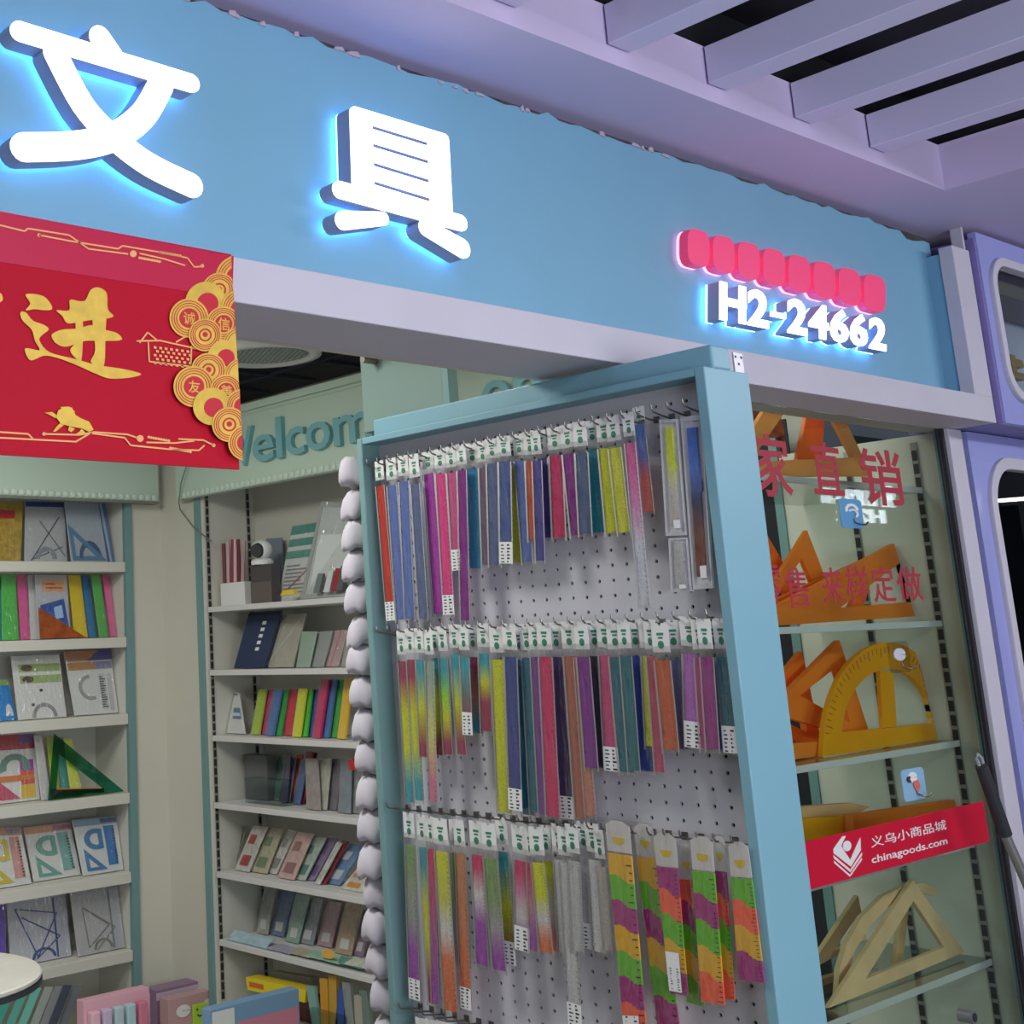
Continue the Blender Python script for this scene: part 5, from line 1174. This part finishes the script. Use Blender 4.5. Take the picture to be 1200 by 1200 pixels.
# wooden set squares
S5 = YV+.05
flat('wooden_set_square', 1, S5, [(972,1186),(1131,1116),(1070,1031)], [(1015,1147),(1107,1110),(1071,1056)], 'large wooden set square nearest the glass on the lowest vitrine shelf', 'set square', m_wood, lean=.1)
flat('wooden_set_square', 1, S5+.12, [(945,1140),(1016,1100),(1006,1049)], [(975,1118),(1008,1098),(1003,1076)], 'small wooden set square at the left behind the wooden protractor', 'set square', m_wood, lean=.1)
flat('wooden_set_square', 1, S5+.075, [(1048,1132),(1058,1128),(1066,1060),(1060,1055)], None, 'upright wooden slat seen through the large wooden set square', 'set square', m_woodd)
wo = [(982,1170),(984,1135),(993,1105),(1010,1075),(1035,1050),(1065,1036),(1085,1035),(1100,1042)]
wi = [(992,1160),(994,1140),(1003,1112),(1020,1085),(1042,1062),(1065,1050),(1082,1047),(1096,1050)]
O = [ay_(S5+.035, *p) for p in wo]; I = [ay_(S5+.035, *p) for p in wi]
for v in O+I: v.z = max(v.z, VZ[4]+.003)
o = obj('wooden_protractor', MB().ring(O, I, (0, .012, 0), False), m_wood); tag(o, 'curved wooden protractor rim behind the large wooden set square', 'protractor')
flat('board_ruler', 1, S5+.10, [(955,1165),(1030,1140),(1030,1128),(955,1150)], None, 'dark wooden ruler lying on the lowest vitrine shelf', 'ruler', m_woodd, th=.02)
# knob and white box by the glass foot
C = ay_(YG-.02, 1135, 1191); t = thing('glass_clamp', C, 'round grey clamp knob at the foot of the glass', 'knob')
obj('knob', MB().tube([C+Vector((0, -.012, 0)), C+Vector((0, .019, 0))], .014, 16), m_steel, t); obj('cap', MB().tube([C+Vector((0, -.0145, 0)), C+Vector((0, -.0122, 0))], .009, 16), m_rubber, t)
# ================================================================== RIGHT JAMB, NEIGHBOUR, HANDLE
XJ = ay_(1.5, 1111, 503).x
struct('door_jamb', MB().box((XJ, 1.50, 0), (XJ+.072, 1.532, zb0-.0005)), m_white, bevel=.002).name = 'trim_9'
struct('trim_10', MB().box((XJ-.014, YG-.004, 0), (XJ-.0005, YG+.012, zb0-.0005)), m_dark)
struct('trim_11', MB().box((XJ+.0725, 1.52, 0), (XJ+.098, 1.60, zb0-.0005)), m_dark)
def rrect(x0, x1, z0, z1, r, n=8):
    return [c for cx_, cz_, a0 in ((x1-r, z1-r, 0), (x0+r, z1-r, 90), (x0+r, z0+r, 180), (x1-r, z0+r, 270)) for c in arc(cx_, cz_, r, r, a0, a0+90, n)]
def window_panel(name, y, X0, X1, Z0, Z1, w, rad, m, frame, pane, fw, depth):
    """wall panel with a rounded window: opening, raised frame ring and pane"""
    wx0, wx1, wz0, wz1 = w; inner = rrect(wx0, wx1, wz0, wz1, rad)
    outer = []
    for k, (x, z) in enumerate(inner):                           # matching points on the panel edge
        cx_, cz_ = (wx0+wx1)/2, (wz0+wz1)/2
        j = k//9; a = (k % 9)/8
        cs = [((X1, (wz1-rad)), (X1, Z1), ((wx1-rad), Z1)), (((wx0+rad), Z1), (X0, Z1), (X0, wz1-rad)), ((X0, wz0+rad), (X0, Z0), (wx0+rad, Z0)), ((wx1-rad, Z0), (X1, Z0), (X1, wz0+rad))][j]
        if a < .5: p = tuple(cs[0][i]*(1-2*a)+cs[1][i]*2*a for i in (0, 1))
        else: p = tuple(cs[1][i]*(2-2*a)+cs[2][i]*(2*a-1) for i in (0, 1))
        outer.append(p)
    P = struct(name, MB().ring([(x, y, z) for x, z in outer], [(x, y, z) for x, z in inner], (0, depth, 0)), m)
    fo = rrect(wx0-.002, wx1+.002, wz0-.002, wz1+.002, rad+.002); fi = rrect(wx0+fw, wx1-fw, wz0+fw, wz1-fw, max(rad-fw, .01))
    obj('window_frame', MB().ring([(x, y-.012, z) for x, z in fo], [(x, y-.012, z) for x, z in fi], (0, .03, 0)), frame, P, bevel=.003)
    obj('pane', MB().prism([(x, y+.02, z) for x, z in fi], (0, .004, 0)), pane, P)
    return P
YU = 1.385
xu = ay_(YU, 1148, 306).x; zu = zb0
wz1 = ay_(YU, 1205, 315).z; wx0 = ay_(YU, 1168, 385).x; wz0 = ay_(YU, 1196, 471).z
wp = window_panel('window_1', YU, xu, 5.4, zu, CEIL-.012, (wx0, wx0+1.0, wz0, wz1), .09, m_purple, m_white, m_acryl, .022, .02)
obj('side', MB().box((xu-.012, YU+.002, zu), (xu-.0005, 1.62, CEIL-.03)), m_purpled, wp); obj('underside', MB().box((xu, YU+.021, zu), (5.4, 1.62, zu+.012)), m_purpled, wp)
t = thing('neighbour_showcase', (xu+.6, 1.55, wz0), 'pale lit showcase interior behind the upper rounded window', 'showcase')
obj('back', MB().box((wx0-.05, 1.60, wz0-.05), (wx0+1.1, 1.61, wz1+.05)), mat('showcase_back', (200, 204, 214), .6), t)
obj('pelmet', MB().box((wx0-.02, 1.45, wz1-.06), (wx0+1.0, 1.59, wz1-.02)), mat('pelmet_olive', (120, 116, 96), .6), t)
a = ay_(1.5, 1184, 415); b = ay_(1.5, 1200, 445)
o = obj('gold_bracket', MB().box((a.x, 1.50, b.z), (a.x+.028, 1.54, a.z)).box((a.x+.0285, 1.505, a.z-.03), (a.x+.09, 1.535, a.z-.008)).box((a.x+.0285, 1.505, b.z+.002), (a.x+.09, 1.535, b.z+.02)), mat('brass', (190, 156, 50), .35, metal=.4)); tag(o, 'brass coloured bracket shape inside the upper rounded window', 'ornament')
YL_ = 1.50; xl = XJ+.10
wx0 = ay_(YL_, 1163, 620).x; wz1 = ay_(YL_, 1197, 540).z
wp = window_panel('window_2', YL_, xl, 5.4, .0, zb0-.002, (wx0, wx0+1.0, .35, wz1), .14, m_purple, m_white, clear('dark_window_glass', (120, 130, 132), .0, .03), .03, .02)
wx0 = max(wx0, XV1+.17)
t = thing('neighbour_shelf', (wx0+.4, 1.75, .6), 'dark neighbour interior with shelves of small goods behind the lower rounded window', 'shelving')
obj('back', MB().box((wx0-.1, 1.82, .2), (wx0+1.1, 1.83, wz1+.1)), mat('dark_interior', (52, 58, 60), .6), t)
for k in range(5): obj('shelf', MB().box((wx0-.1, 1.62, .45+k*.27), (wx0+1.1, 1.81, .46+k*.27)), c_(120, 124, 126), t)
for k, (n, c) in enumerate((('rose', (170, 90, 110)), ('slate', (90, 120, 150)), ('olive', (150, 140, 90)), ('sage', (110, 130, 110)), ('grey', (160, 160, 160)), ('tan', (170, 140, 110)), ('mauve', (140, 110, 150)), ('teal', (80, 140, 140)), ('brown', (120, 90, 70)), ('cream', (190, 186, 170)))):
    x = wx0+.04+(k % 2)*.09; z = .45+(k//2)*.27+.0105; w = .06; h = .08+.012*(k % 5)
    tag(obj('boxed_item', MB().box((x, 1.66, z), (x+w, 1.70, z+h)), col(c)), f"dim {n} box on the dark shelves behind the lower rounded window", 'box', 'dim goods behind the lower rounded window')
# black handled pole
Y = 1.40
a, b, c = ay_(Y, 1150, 897), ay_(Y, 1178, 978), ay_(Y-.02, 1215, 1062)
t = thing('handled_pole', (c.x+.2, Y-.05, 0), 'grey pole with black rubber grip leaning against the white jamb', 'pole')
obj('grip', MB().tube([a, b], [.013, .0145], 14), m_rubber, t)
d = (c-b).normalized(); obj('shaft', MB().tube([b+d*.001, b+d*1.0], .0105, 12), m_steel, t)
u_ = (a-b).normalized(); v_ = Vector((1, 0, 0))
obj('hang_loop', MB().tube([a+u_*.001+v_*-.010, a+u_*.016+v_*-.012, a+u_*.026, a+u_*.016+v_*.012, a+u_*.001+v_*.010], .004, 8), c_(150, 156, 160), t)
# lit front across the corridor, only seen reflected
t = thing('opposite_lit_sign', (8.5, -2.09, Z(.6)), 'white lit lettering across the corridor mirrored in the glass', 'sign')
for s, x0, x1, y0, y1 in (('fa mra.cn', 963, 1048, 566, 592), ('H2-2', 980, 1037, 596, 612)):
    yv = 2*YG+2.09
    a, b = ay_(yv, x0, (y0+y1)/2), ay_(yv, x1, (y0+y1)/2); za, zc = ay_(yv, (x0+x1)/2, y1).z, ay_(yv, (x0+x1)/2, y0).z
    q = Quad((b.x, -2.098, za), (a.x, -2.098, za), (a.x, -2.098, zc), (b.x, -2.098, zc))
    mb = MB(); text(mb, s, q, 0, 1, 0, 1, 0, .02, .03); obj('lettering', mb, mat('far_sign_lit', (235, 245, 255), .5, emit=7), t)
